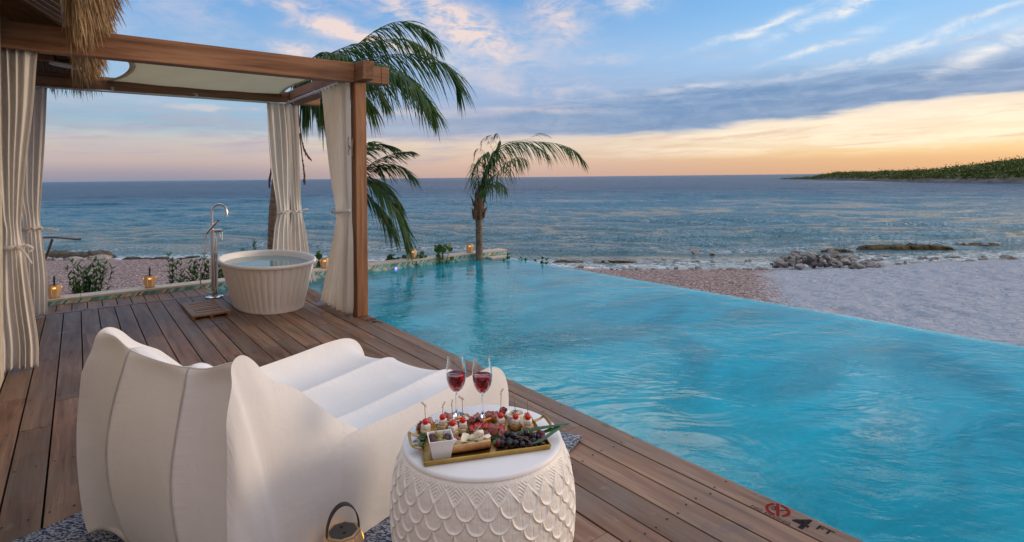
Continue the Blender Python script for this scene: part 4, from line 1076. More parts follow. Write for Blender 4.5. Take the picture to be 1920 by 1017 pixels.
# scale rows: each scale a tongue with a raised rounded rim, a sharp point at its top and a mid rib
cover = np.full(ZZ.shape, -1.0)
for r in range(0, 13):
    zc = ztop-r*RH       # widest point of the tongue
    uo = (u+(.5 if r % 2 else 0)) % 1.0-.5
    dzv = (zc-ZZ)/ (RH*1.02)                   # + below
    x = uo/.5
    low = np.sqrt(np.clip(x**2+np.clip(dzv, 0, None)**2, 0, None))   # circle-ish lower part
    up = np.abs(x)+np.clip(-dzv, 0, None)*.92
    dd_ = np.where(dzv > 0, low, up)
    inside = dd_ < 1.0
    vis = inside & (cover < 0)
    rim = np.exp(-((dd_-.90)/.075)**2)*np.where(dzv > -.15, 1, np.exp(-(dzv+.15)**2*8))
    rib = -np.exp(-(x/.05)**2)*.45*(dd_ < .8)
    hh = rim*.0058+rib*.0022+.0018*(1-dd_)-.0005*r*0
    h = np.where(vis, hh, h); cover = np.where(vis, r, cover)
band = (cover < 0)
tri = np.abs(((u) % 1.0)-.5)*2
ph = (ZZ-tri*.030)/.0120
gro = np.exp(-((ph % 1.0-.5)/.18)**2)
h = np.where(band, -.0014-.0026*gro*np.clip((.526-ZZ)/.010, 0, 1), h)
h += (vnoise(TT*60/6.283*3, ZZ*90, 1.0, 12, 3)-.5)*.0018
R2 = from_[:, None]+h
mb = MB(); mb.grid(np.stack([TS.x+R2*np.cos(TT), TS.y+R2*np.sin(TT), ZZ], -1), False, True)
mb.build('carved_body', 'stool_ceramic', sto, smooth=True)
mb = MB(); mb.lathe([(.306, .5375), (.304, .545), (.299, .5495), (.29, .5505), (0.0001, .5505)], 96, (TS.x, TS.y, 0)); mb.build('stool_top', 'table_top', sto, smooth=True, angle=50)

# ================================================================== TRAY AND FOOD
tx = Vector((.919, -.394, 0)); ty = Vector((.394, .919, 0)); TR = Vector((1.205, 1.757, 0)); Z0 = .551
tr = thing('serving_tray', 'rectangular brass tray of snacks with a handle at each end, on the white stool', 'tray', (TR.x, TR.y, Z0))
def tl(a_, b_, z=0): q = TR+tx*a_+ty*b_; return Vector((q.x, q.y, Z0+z))
RT = np.array([[tx.x, ty.x, 0], [tx.y, ty.y, 0], [0, 0, 1]])
def tbox(mb, a_, b_, z, d, rot=0, bev=0): mb.box(tl(a_, b_, z)[:], d, RT @ rotz(rot), bev=bev)
HL, HW = .228, .142
mb = MB(); tbox(mb, 0, 0, .003, (2*HL, 2*HW, .006), 0, .001); mb.build('base', 'brass', tr)
mb = MB(); rim_ = []
for ring_, z in ((0, .006), (0, .024), (.004, .026), (.008, .024), (.006, .006)):
    rim_.append([tl(sx*(HL+ring_*.6), sy*(HW+ring_*.6), z)[:] for sx, sy in ((-1, -1), (1, -1), (1, 1), (-1, 1))])
rim_ = [[tl(sx*(HL-i_), sy*(HW-i_), z)[:] for sx, sy in ((-1, -1), (1, -1), (1, 1), (-1, 1))] for i_, z in ((0, .0), (-.005, .017), (-.0035, .019), (-.001, .019), (.004, .006))]
mb.grid(rim_, False, True); mb.build('rim', 'brass', tr)
for s_ in (-1, 1):
    mb = MB(); e0 = s_*(HL+.002)
    pts = [tl(e0, -.052, .022), tl(e0+s_*.024, -.051, .030), tl(e0+s_*.036, -.045, .040), tl(e0+s_*.038, 0, .043), tl(e0+s_*.036, .045, .040), tl(e0+s_*.024, .051, .030), tl(e0, .052, .022)]
    mb.tube(catmull(pts, 30), .0065, 8, flat=.6); mb.build('handle', 'brass', tr, smooth=True, angle=50)
def tpx(px, py, z=.007): q = atz(px, py, Z0+z); v_ = q-Vector((TR.x, TR.y, 0)); return v_.dot(tx), v_.dot(ty)
def food(name, label, cat, a_, b_, group=None, z=.0065): q = tl(a_, b_, z); return thing(name, label, cat, q[:], 0, group)

# square bowl of olives
a_, b_ = tpx(826, 854); a0, b0 = a_, b_
o = food('square_bowl', 'small square white porcelain bowl of olives in the front left corner of the tray', 'bowl', a0, b0)
mb = MB(); R4 = lambda h, z: [tl(a0+sx*h, b0+sy*h, z)[:] for sx, sy in ((-1, -1), (1, -1), (1, 1), (-1, 1))]
mb.grid([R4(.031, .0065), R4(.0445, .0755), R4(.0445, .077), R4(.0408, .077), R4(.040, .074), R4(.029, .012)], False, True); mb.add(R4(.031, .0065)+R4(.029, .012), [(3, 2, 1, 0), (4, 5, 6, 7)])
bo = mb.build('bowl_body', 'porcelain', o); bv = bo.modifiers.new('b', 'BEVEL'); bv.width = .0018; bv.segments = 2; bv.limit_method = 'ANGLE'; bv.angle_limit = R_(30)
ol = [(x*1.25, y*1.25, k) for x, y, k in [(-.019, .012, 1), (-.018, -.008, 1), (.0, .008, 0), (.008, .019, 0), (.018, -.002, 1), (-.004, -.012, 0), (.010, -.014, 0), (.022, .014, 1), (-.006, .022, 0), (.0, -.022, 0), (-.021, .024, 1)]]
for i, (x, y, k) in enumerate(ol):
    t = thing('olive', ('glossy green olive' if not k else 'glossy dark purple olive')+' in the small square white bowl', 'olive', tl(a0+x, b0+y, .06)[:], 0, 'green olives in the square bowl' if not k else 'dark olives in the square bowl')
    mb = MB(); sphere(mb, tl(a0+x, b0+y, .060+.006*((i*7) % 3)/2)[:], .0118, 12, 9, (1.0, 1.25, .95)); mb.build('flesh', 'olive_dark' if k else 'olive_green', t, smooth=True)
    mb = MB(); sphere(mb, tl(a0+x+.001, b0+y-.0105, .062+.006*((i*7) % 3)/2)[:], .002, 6, 5); mb.build('pit_hole', 'tomato' if not k and i % 2 else 'dark_gap', t, smooth=True)
# bamboo picks: stick with a knotted loop
def pick(parent, base, lean, L, rz):
    mb = MB(); b_ = Vector(base); tp_ = b_+Vector((lean[0], lean[1], 1)).normalized()*L
    mb.tube([b_, tp_], [.0011, .0015], 6)
    ax = Vector((math.cos(rz), math.sin(rz), .42)).normalized(); up = Vector((0, 0, 1))
    mb.tube(catmull([tp_-ax*.009-up*.003, tp_-up*.001, tp_+ax*.007+up*.006, tp_+ax*.013+up*.005, tp_+ax*.0145+up*.001, tp_+ax*.009-up*.001, tp_, tp_-ax*.005+up*.006], 26), .0012, 5)
    return mb.build('bamboo_pick', 'pick_bamboo', parent, smooth=True)
# loose picks standing in the olive bowl
for (x, y, ln, L, rz_, lab) in ((-.014, -.002, (-.10, .05), .072, -.7, 'bamboo pick leaning out of the olive bowl, leftmost of its pair'), (-.004, -.012, (-.22, .12), .078, 2.4, 'bamboo pick leaning left out of the middle of the olive bowl'), (.012, .012, (.16, .10), .055, .2, 'short bamboo pick at the right side of the olive bowl')):
    t = thing('cocktail_pick', lab, 'pick', tl(a0+x, b0+y, .055)[:], 0, 'picks in the olive bowl'); pick(t, tl(a0+x, b0+y, .055), ln, L, rz_)

# ramekin
a_, b_ = tpx(966, 796); 
o = food('ramekin', 'round white ramekin of beige dip topped with herbs at the back right of the tray', 'ramekin', a_, b_)
q = tl(a_, b_, 0)
mb = MB(); mb.lathe([(.0001, .007), (.029, .007), (.0315, .012), (.0335, .044), (.0365, .0455), (.0375, .049), (.0365, .0525), (.0345, .0535), (.0325, .052), (.031, .046), (.03, .030)], 48, (q.x, q.y, Z0)); mb.build('dish', 'porcelain', o, smooth=True, angle=40)
mb = MB(); G = [[(q.x+r*math.cos(t), q.y+r*math.sin(t), Z0+.047+.004*mnoise.noise(Vector((r*math.cos(t)*70, r*math.sin(t)*70, 1)))-(r/.031)**4*.003) for t in np.linspace(0, 6.283, 36, endpoint=False)] for r in (.0311, .024, .017, .010, .004, .0001)]
mb.grid(G, False, True); mb.build('dip', 'hummus', o, smooth=True)
def leaf(V, F, p, d, L, w, up=(0, 0, 1), curl=.2, seg=5):
    d = Vector(d).normalized(); u_ = Vector(up); s_ = d.cross(u_)
    if s_.length < .01: s_ = Vector((1, 0, 0))
    s_.normalize(); n_ = s_.cross(d); k = len(V); p = Vector(p)
    for i in range(seg+1):
        t = i/seg; ww = w*math.sin(math.pi*min(1, t*.92+.06))**.8; q_ = p+d*L*t-Vector((0, 0, 1))*curl*L*t*t
        V += [(q_-s_*ww+n_*ww*.35)[:], q_[:], (q_+s_*ww+n_*ww*.35)[:]]
        if i:
            b__ = k+3*i; F += [(b__-3, b__-2, b__+1, b__), (b__-2, b__-1, b__+2, b__+1)]
V = []; F = []
for k in range(9):
    a1 = random.uniform(0, 6.28); r1 = random.uniform(.004, .016); leaf(V, F, (q.x+r1*math.cos(a1), q.y+r1*math.sin(a1)+.006, Z0+.051), (math.cos(a1*2), math.sin(a1*2), .5), .012, .004)
mb = MB(); mb.add(V, F); mb.build('herb_garnish', 'leaf_dark', o, smooth=True)
for k in range(4):
    mb = MB(); sphere(mb, (q.x-.008+.007*k, q.y-.009+.003*(k % 2), Z0+.0525), .0055, 8, 6, (1.2, .9, .7)); mb.build('chickpea', 'hummus', o, smooth=True)

# cheese, bread and tomato skewers
names = ['leftmost cheese and tomato skewer, beside the olive bowl', 'cheese and tomato skewer behind the olive bowl, second from the left', 'cheese and tomato skewer between the olive bowl and the toast, third from the left', 'cube of white cheese under a tomato with a tall pick, centre of the tray', 'tall cheese and tomato skewer just left of the ramekin', 'bread, cheese and tomato skewer in front of the ramekin', 'rightmost cheese and tomato skewer, right of the ramekin']
sk = [(798, 815, -.06, .086, 2.2), (830, 806, .10, .066, .4), (849, 818, -.05, .098, .8), (868, 812, -.03, .105, 2.6), (939, 803, .06, .112, .3), (967, 805, -.10, .118, .5), (990, 806, -.02, .118, .5)]
for i, (px, py, ln, L, rz_) in enumerate(sk):
    a_, b_ = tpx(px, py); o = food('snack_skewer', names[i], 'skewer', a_, b_, 'cheese and tomato skewers on the tray'); q = tl(a_, b_, 0); r0 = random.uniform(0, 1.5)
    mb = MB(); mb.box((q.x, q.y, Z0+.0175), (.035, .032, .021), rotz(r0), bev=.004); mb.build('bread_cube', ('cheese_yellow', 'bread_crumb', 'bread_crumb', 'cheese_yellow', 'cheese_yellow', 'bread_crust', 'bread_crumb')[i], o, smooth=True)
    mb = MB(); mb.box((q.x+.001, q.y, Z0+.038), (.030, .028, .020), rotz(r0+.3), bev=.0045); mb.build('cheese_cube', 'cheese_rind', o, smooth=True)
    mb = MB(); sphere(mb, (q.x, q.y, Z0+.057), .0125, 14, 10, (1, 1, .95)); mb.build('tomato', 'tomato', o, smooth=True)
    pick(o, (q.x, q.y, Z0+.066), (ln, ln*.3), L-.03, rz_)

# toast with blue cheese
aL, bL = tpx(840, 853); aR, bR = tpx(922, 840); 
o = food('toast', 'long toasted bread slice along the front rim of the tray topped with blue cheese', 'bread', (aL+aR)/2, (bL+bR)/2)
L = math.hypot(aR-aL, bR-bL); ang_ = math.atan2(bR-bL, aR-aL); mb = MB()
G = []
for i in range(25):
    t = i/24; w = .025*(1-(2*t-1)**8)**.4+.002; row = []
    for j in range(14):
        th_ = 2*math.pi*j/14; yy = w*math.copysign(abs(math.cos(th_))**.5, math.cos(th_)); z_ = .0215+.0125*math.copysign(abs(math.sin(th_))**.5, math.sin(th_)); xx = (t-.5)*L
        k = 1+.06*mnoise.noise(Vector((xx*90, yy*90, z_*90))); p = tl((aL+aR)/2+(xx*math.cos(ang_)-yy*k*math.sin(ang_)), (bL+bR)/2+.017+(xx*math.sin(ang_)+yy*k*math.cos(ang_)), z_); row.append(p[:])
    G.append(row)
mb.grid(G, False, True); mb.build('slice', 'bread_crust', o, smooth=True)
mb = MB(); tbox(mb, (aL+aR)/2, (bL+bR)/2+.018, .0335, (L*.93, .042, .004), ang_, .0015); mb.build('crumb', 'bread_crumb', o, smooth=True)
def chunk(mb, c, r, sq=(1, 1, 1), seed=0):
    rr = random.Random(seed); bm = bmesh.new()
    for k in range(16):
        v_ = Vector((rr.gauss(0, 1), rr.gauss(0, 1), rr.gauss(0, 1))).normalized(); bm.verts.new((c[0]+v_.x*r*sq[0], c[1]+v_.y*r*sq[1], c[2]+v_.z*r*sq[2]))
    bmesh.ops.convex_hull(bm, input=bm.verts); 
    for v_ in [v_ for v_ in bm.verts if not v_.link_faces]: bm.verts.remove(v_)
    bmesh.ops.bevel(bm, geom=bm.edges[:], offset=r*.07, segments=1, affect='EDGES')
    bm.verts.index_update(); mb.add([v_.co[:] for v_ in bm.verts], [[v_.index for v_ in f.verts] for f in bm.faces]); bm.free()
ch_lab = ['blue-veined cheese chunk at the left end of the toast', 'largest pale blue-veined cheese chunk on the middle of the toast', 'small creamy cheese chunk between the larger ones on the toast', 'blue-veined cheese wedge on the right half of the toast', 'white cheese rind piece at the right end of the toast']
for i, (t, r, z_, sq) in enumerate(((-.36, .015, .045, (1.1, .9, .8)), (-.12, .022, .050, (1.3, 1, .85)), (.06, .014, .047, (1, 1, .9)), (.24, .022, .052, (1.2, .9, .95)), (.42, .014, .043, (1.2, .9, .5)))):
    q = tl((aL+aR)/2+t*L*math.cos(ang_), (bL+bR)/2+.018+t*L*math.sin(ang_), z_)
    mb = MB(); chunk(mb, q[:], r, sq, i+3); c_ = mb.build('cheese_chunk', 'blue_cheese' if i != 4 else 'cheese_rind', None); tag(c_, ch_lab[i], 'cheese', 'cheese chunks on the toast')

# folded ham
def ham_roll(a_, b_, r, rz_, seed, z=.0075, tilt=.4):
    rr = random.Random(seed); G = []; turns = rr.uniform(1.1, 1.7)
    for i in range(40):
        t = i/39; th_ = t*turns*2*math.pi; rad_ = r*(.35+.65*t)*(1+.08*math.sin(th_*2.3+seed)); row = []
        for j in range(7):
            s_ = j/6; x = rad_*math.cos(th_)*(1+.18*s_); y = rad_*math.sin(th_)*.75*(1+.15*s_); h_ = s_*r*1.25+.0015*math.sin(th_*5+seed)*s_
            # lean the roll over
            v_ = Vector((x, y*math.cos(tilt)-h_*math.sin(tilt), abs(y*math.sin(tilt)*.6+h_*math.cos(tilt))+r*.28))
            c_, s2 = math.cos(rz_), math.sin(rz_); row.append(tl(a_+v_.x*c_-v_.y*s2, b_+v_.x*s2+v_.y*c_, z+v_.z)[:])
        G.append(row)
    return G
hs = [(785, 805, .018, 'dark ham curl in the back left corner of the tray'), (806, 797, .017, 'ham curl on the left, between the first two picks'), (838, 790, .021, 'large pink ham roll at the back, left of the peach wedges'), (856, 800, .016, 'ham fold in front of the peach wedges'), (883, 797, .017, 'ham fold between the two groups of peach'), (897, 789, .017, 'ham curl at the back rim, right of the peach'), (907, 797, .016, 'ham curl left of the orange pepper strip, at the back'), (920, 787, .019, 'folded ham at the back, behind the orange pepper strip'), (929, 784, .017, 'ham ruffle between the back rim and the tall skewer'), (940, 779, .019, 'ham roll against the ramekin'), (892, 818, .019, 'wide ham fold in front of the red tomato slice'), (925, 815, .020, 'cone of pale ham in front of the orange pepper'), (855, 832, .016, 'ham rosette behind the toast'), (910, 822, .015, 'small ham curl behind the right end of the toast'), (938, 816, .014, 'ham fold left of the grapes')]
for i, (px, py, r, lab) in enumerate(hs):
    a_, b_ = tpx(px, py+3); mb = MB(); mb.grid(ham_roll(a_, b_, r*1.2, random.uniform(0, 6.28), i+1, tilt=random.uniform(.2, .9))); o = mb.build('ham_slice', 'ham', None, smooth=True, solid=.0012); tag(o, lab, 'ham', 'folded ham slices on the tray')
# peach wedges, pepper strip, tomato slices
def wedge(px, py, rz_, lab, m_='peach', r=.020, z=.026, name='peach_wedge', cat='fruit', group='peach wedges at the back of the tray'):
    a_, b_ = tpx(px, py); G = []
    for i in range(13):
        t = (i/12-.5)*2.2; row = []
        for (rr_, w) in ((r, 0), (r*.72, .0055), (r*.35, .003), (r*.30, -.003), (r*.72, -.0055)):
            e = max(.05, math.cos(t*1.3)); x = rr_*math.sin(t); z_ = rr_*math.cos(t); c_, s_ = math.cos(rz_), math.sin(rz_); w_ = w*e
            row.append(tl(a_+x*c_-w_*s_, b_+x*s_+w_*c_, z+z_*.8)[:])
        G.append(row)
    mb = MB(); mb.grid(G, False, True); mb.add(G[0], [tuple(range(4, -1, -1))]); mb.add(G[-1], [tuple(range(5))]); o = mb.build(name, m_, None, smooth=True, angle=60); tag(o, lab, cat, group)
wedge(860, 797, .3, 'peach wedge furthest left of the back row'); wedge(864, 800, 1.2, 'peach wedge standing just right of the leftmost one'); wedge(877, 792, 2.0, 'peach wedge nearest the centre pick'); wedge(845, 800, .8, 'pale peach wedge behind the second skewer', r=.013); wedge(889, 795, .2, 'small peach wedge between ham curls', r=.012)
a_, b_ = tpx(913, 803); mb = MB(); tbox(mb, a_, b_, .040, (.042, .008, .007), .45, .002); tag(mb.build('pepper_strip', 'pepper', None, smooth=True), 'bright orange pepper strip lying across the ham', 'pepper')
for px, py, r, lab in ((897, 810, .017, 'dark red tomato slice in the centre of the tray'), (886, 812, .014, 'red tomato slice half under the ham fold'), (912, 809, .014, 'orange-red tomato slice below the pepper strip'), (921, 808, .013, 'red tomato wedge right of the pepper strip'), (941, 812, .013, 'thin red tomato slice beside the grapes')):
    a_, b_ = tpx(px, py); mb = MB(); q = tl(a_, b_, .024+random.uniform(0, .006)); G = [[(q.x+r*k*math.cos(t), q.y+r*k*math.sin(t)*.9, q.z+dz+r*k*math.sin(t)*.45) for t in np.linspace(0, 6.283, 22, endpoint=False)] for k, dz in ((.001, -.003), (.9, -.003), (1, 0), (.92, .003), (.001, .002))]
    mb.grid(G, False, True); tag(mb.build('tomato_slice', 'red_veg', None, smooth=True), lab, 'tomato', 'tomato slices among the ham')
a_, b_ = tpx(896, 805); mb = MB(); sphere(mb, tl(a_, b_, .045)[:], .0098, 14, 10); tag(mb.build('grape', 'grape_black', None, smooth=True), 'single black grape on the ham in the centre of the tray', 'grape')
# grapes
gb_ = food('grape_bunch', 'bunch of black grapes with a brown stem in the front right of the tray', 'grapes', *tpx(975, 830))
gp = [(935, 829, 0), (942, 829, 0), (955, 830, 0), (967, 829, 0), (951, 812, 1), (961, 814, 1), (975, 815, 0), (987, 810, 1), (1000, 815, 1), (988, 823, 0), (1001, 825, 0), (1010, 818, 0), (976, 824, 0), (944, 822, 0), (1011, 827, 0), (994, 832, 0), (980, 832, 0), (968, 819, 0)]
for i, (px, py, up_) in enumerate(gp):
    z_ = .020+(.012 if up_ else 0); q = atz(px, py+2.5, Z0+z_); mb = MB(); sphere(mb, q[:], .0122, 14, 10, (1, 1, 1.08)); mb.build('grape', 'grape_black' if i != 0 else 'grape_red', gb_, smooth=True)
mb = MB(); mb.tube(catmull([atz(950, 815, Z0+.03), atz(968, 817, Z0+.036), atz(985, 823, Z0+.036), atz(998, 831, Z0+.026)], 12), [.0018]*13, 6)
for px, py in ((962, 822), (990, 818)): mb.tube([atz(975, 820, Z0+.036), atz(px, py, Z0+.022)], .0012, 5)
mb.build('stem', 'stem_brown', gb_, smooth=True)
for px, py, z_, lab in ((1016, 814, .030, 'upper red grape at the right end of the tray'), (1018, 822, .022, 'lower red grape at the right end of the tray, above the front rim')):
    mb = MB(); sphere(mb, atz(px, py, Z0+z_)[:], .0128, 14, 10); tag(mb.build('grape', 'grape_red', None, smooth=True), lab, 'grape', 'red grapes at the end of the tray')
# folded palm leaf under the grapes
pl = food('palm_leaf', 'dark green folded palm leaf under the grapes with its tip beyond the tray', 'leaf', *tpx(1000, 822))
def strip(pts, w, name='leaf_blade'):
    P = catmull(pts, 20); G = []
    for i, q in enumerate(P):
        t = (P[min(i+1, 20)]-P[max(i-1, 0)]).normalized(); s_ = t.cross(Vector((0, 0, 1))).normalized()*w*min(1, (21-i)/9)**.7*min(1, (i+4)/6); G.append([(q-s_+Vector((0, 0, .35*s_.length)))[:], q[:], (q+s_+Vector((0, 0, .35*s_.length)))[:]])
    mb = MB(); mb.grid(G); mb.build(name, 'leaf_dark', pl, smooth=True)
strip([atz(918, 822, Z0+.010), atz(960, 818, Z0+.012), atz(1010, 806, Z0+.034), atz(1067, 795, Z0+.05)], .016)
strip([atz(985, 838, Z0+.014), atz(1015, 827, Z0+.034), atz(1040, 810, Z0+.044), atz(1068, 794, Z0+.05)], .009)
strip([atz(925, 832, Z0+.009), atz(960, 828, Z0+.010), atz(990, 824, Z0+.012), atz(1012, 815, Z0+.016)], .020)
strip([atz(1050, 800, Z0+.045), atz(1035, 808, Z0+.036), atz(1000, 817, Z0+.02), atz(980, 822, Z0+.012)], .012)
# basil in the left corner
V = []; F = []; o = food('basil_sprig', 'dark green basil sprig in the left corner of the tray beside the bowl', 'herb', *tpx(788, 830))
for k in range(16):
    q = atz(random.uniform(779, 801), random.uniform(812, 842), Z0+random.uniform(.010, .026)); a1 = random.uniform(0, 6.28); leaf(V, F, q[:], (math.cos(a1), math.sin(a1), .25), random.uniform(.02, .032), .008)
mb = MB(); mb.add(V, F); mb.build('leaves', 'leaf_dark', o, smooth=True)
for (px, py, lab) in ((878, 827, 'small parsley sprig on the blue cheese'), (893, 829, 'parsley sprig behind the cheese on the right of the toast')):
    V = []; F = []; q = atz(px, py, Z0+.052)
    for k in range(7): a1 = k*.9; leaf(V, F, q[:], (math.cos(a1), math.sin(a1), .4), .010, .003)
    mb = MB(); mb.add(V, F); tag(mb.build('parsley', 'leaf_dark', None, smooth=True), lab, 'herb', 'parsley sprigs on the toast')

# ---- wine glasses
def wine_glass(px, py, label, k=1.0):
    p = atz(px, py, TH); t = thing('wine_glass', label, 'wine glass', (p.x, p.y, .551), 0, 'wine glasses on the stool')
    H = .255*k; bowl = [(.0045, .098), (.012, .103), (.024, .114), (.0345, .132), (.0405, .155), (.0420, .175), (.0405, .205), (.0365, .238), (.0345, .255)]
    outer = [(.0001, .0002), (.036, .0002), (.0372, .0012), (.036, .0022), (.018, .0045), (.007, .0085), (.0042, .016), (.0036, .05), (.0036, .085)]+bowl
    inner = [(.0335, .2552), (.0355, .238), (.0395, .205), (.0410, .175), (.0395, .155), (.0335, .133), (.023, .1155), (.011, .105), (.0001, .1025)]
    mb = MB(); mb.lathe([(r*k, z*k) for r, z in outer+inner], 64, (p.x, p.y, .551)); mb.build('glass_body', 'glass', t, smooth=True, angle=60)
    lv = .176; wp = [(.0001, .1032), (.0108, .1056), (.0226, .116), (.0331, .1334), (.0391, .1552), (.0404, lv-.001), (.0404, lv), (.0385, lv-.0006), (.0001, lv-.0008)]
    mb = MB(); mb.lathe([(r*k, z*k) for r, z in wp], 64, (p.x, p.y, .551)); mb.build('red_wine', 'wine', t, smooth=True, angle=60)
wine_glass(856, 780, 'left wine glass half full of red wine, nearer the lounge chair back')
wine_glass(905, 783, 'right wine glass half full of red wine, in front of the chair seat end')

# ================================================================== DECK MARKINGS
def textmesh(parent, name, body, size, loc, rz, m_, sx=1.0, bold=0.0):
    c = bpy.data.curves.new(name, 'FONT'); c.body = body; c.size = size; c.offset = bold; c.extrude = .0
    o = bpy.data.objects.new('t', c); COL.objects.link(o); bpy.context.view_layer.update()
    me = bpy.data.meshes.new_from_object(o.evaluated_get(bpy.context.evaluated_depsgraph_get())); bpy.data.objects.remove(o)
    Mx = Matrix.Translation(loc) @ Matrix.Rotation(rz, 4, 'Z') @ Matrix.Diagonal((sx, 1, 1, 1)); me.transform(Mx); me.materials.clear(); me.materials.append(M[m_])
    q = bpy.data.objects.new(name, me); COL.objects.link(q); q.parent = parent; return q
ZM = .0022
def marking(y0, lab, small=False):
    t = thing('depth_marking', lab, 'pool marking', (0, 0, 0))
    def W_(u_, v_): return (2.46+v_, y0-u_, ZM)      # u along the edge (reading direction), v towards the pool
    cx, cy, r = .095, .078, .046
    for a0, a1, nm in ((-.75, 1.75, 0), (2.35, 4.9, 0)):
        mb = MB(); G = []
        for i in range(25):
            a_ = a0+(a1-a0)*i/24; G.append([W_(cx+(r-.0065)*math.cos(a_), cy+(r-.0065)*math.sin(a_)), W_(cx+(r+.0065)*math.cos(a_), cy+(r+.0065)*math.sin(a_))])
        mb.grid(G); mb.build('red_ring', 'marking_red', t)
    mb = MB(); a_ = 2.05; d_ = (math.cos(a_)*r*1.12, math.sin(a_)*r*1.12); n_ = (-math.sin(a_)*.007, math.cos(a_)*.007)
    mb.add([W_(cx+s_*d_[0]+k*n_[0], cy+s_*d_[1]+k*n_[1])[:2]+(ZM+.0004,) for s_, k in ((-1, -1), (1, -1), (1, 1), (-1, 1))], [(0, 1, 2, 3)]); mb.build('red_slash', 'marking_red', t)
    mb = MB()
    def stroke(pts, w):
        for p0, p1 in zip(pts[:-1], pts[1:]):
            dx_, dy_ = p1[0]-p0[0], p1[1]-p0[1]; L_ = math.hypot(dx_, dy_); nx_, ny_ = -dy_/L_*w, dx_/L_*w
            mb.add([W_(cx+p0[0]-nx_, cy+p0[1]-ny_), W_(cx+p1[0]-nx_, cy+p1[1]-ny_), W_(cx+p1[0]+nx_, cy+p1[1]+ny_), W_(cx+p0[0]+nx_, cy+p0[1]+ny_)], [(0, 1, 2, 3)])
    stroke([(-.030, .008), (-.022, .016), (-.008, -.004)], .0022); stroke([(-.030, -.004), (-.018, -.014), (-.006, -.010)], .0018); stroke([(.008, .004), (.022, .022), (.030, .024)], .0026); stroke([(-.016, .014), (-.002, .006)], .003)
    mb.build('diver_figure', 'marking_black', t)
    textmesh(t, 'lettering', 'NO DIVING', .026, Vector(W_(.0, .006)), R_(-90), 'marking_black', 1.35)
    textmesh(t, 'lettering', '4', .135, Vector(W_(.175, .022)), R_(-90), 'marking_black', 1.0, .0035)
    textmesh(t, 'lettering', 'FT', .055, Vector(W_(.262, .072)), R_(-90), 'marking_black', 1.15, .0008)
    return t
marking(1.385, 'painted no-diving symbol and 4 FT depth marking on the nearest edge board of the deck')
marking(5.90, 'worn no-diving and depth marking on the edge board at the foot of the front post')

# ================================================================== PALMS
def frond(parent, pts, L, n=60, seed=0, wind=(0, 0, 0), droop=.55, w=.011, start=.12, r0=.016, mats=('palm_leaf', 'stem_green'), name='frond', spread=.8, fwd=.45, lo_side=1.0, tipk=.35, curl=0, down=.45):
    rr = random.Random(seed); S_ = catmull(pts, 40); V = []; F = []; wv = Vector(wind)
    mb = MB(); mb.cm = 1; mb.tube(S_, [r0*(1-.85*i/40) for i in range(41)], 5, flat=.7); mb.cm = 0
    for k in range(n):
        t = start+(1-start)*(k+.5)/n; x = t*40; i = min(int(x), 39); p = S_[i].lerp(S_[i+1], x-i); tg = (S_[min(i+2, 40)]-S_[max(i-1, 0)]).normalized()
        sd = tg.cross(Vector((0, 0, 1))); sd = sd.normalized() if sd.length > .05 else Vector((1, 0, 0)); up = sd.cross(tg)
        shape = min(1, (t-start)*5+.35)*(1-(1-tipk)*max(0, (t-.55)/.45)**1.5)
        for s_ in (-1, 1):
            if rr.random() < .04: continue
            l = L*shape*rr.uniform(.8, 1.1)*(lo_side if s_ < 0 else 1); d = (sd*s_*spread*rr.uniform(.7, 1.2)+tg*fwd*rr.uniform(.7, 1.4)+up*rr.uniform(.0, .3)+Vector((0, 0, -1))*down*rr.uniform(.4, 1.2)+wv*rr.uniform(.5, 1.1)).normalized()
            dr = droop*rr.uniform(.6, 1.35); k0 = len(V); wd_ = Vector((rr.gauss(0, .5), rr.gauss(0, .5), rr.gauss(0, .5)))
            sw = d.cross(Vector((0, 0, 1))+wd_*.6).normalized()
            for q in range(6):
                u = q/5; c = p+d*l*u*(1-.25*dr*u)+Vector((0, 0, -1))*dr*l*u*u+wv*l*.25*u*u
                if curl: c += Vector((math.sin(u*5+k), math.cos(u*4+k), 0))*curl*l*u
                ww = w*(.45, 1, 1, .8, .5, .06)[q]; V += [c-sw*ww, c+sw*ww]
                if q: b_ = k0+2*q; F.append((b_-2, b_-1, b_+1, b_))
    mb.add([v[:] for v in V], F)
    return mb.build(name, list(mats), parent)
def px3(lst, d):        # picture-guided outline put at its own distance, each point with its own depth
    return [atd(p[0], p[1], d+(p[2] if len(p) > 2 else 0)) for p in lst]
def palm_trunk(parent, pts, r0, r1, name='trunk', mat_='trunk_grey', rings=40, seed=0):
    S_ = catmull(pts, rings*4); rr = random.Random(seed); rad = []
    for i in range(rings*4+1):
        t = i/(rings*4); ph = (i % 4)/4; rad.append((r0+(r1-r0)*t)*(1.07-.10*ph)*(1+rr.uniform(-.02, .02)))
    mb = MB(); mb.tube(S_, rad, 16); return mb.build(name, mat_, parent, smooth=True, angle=25)
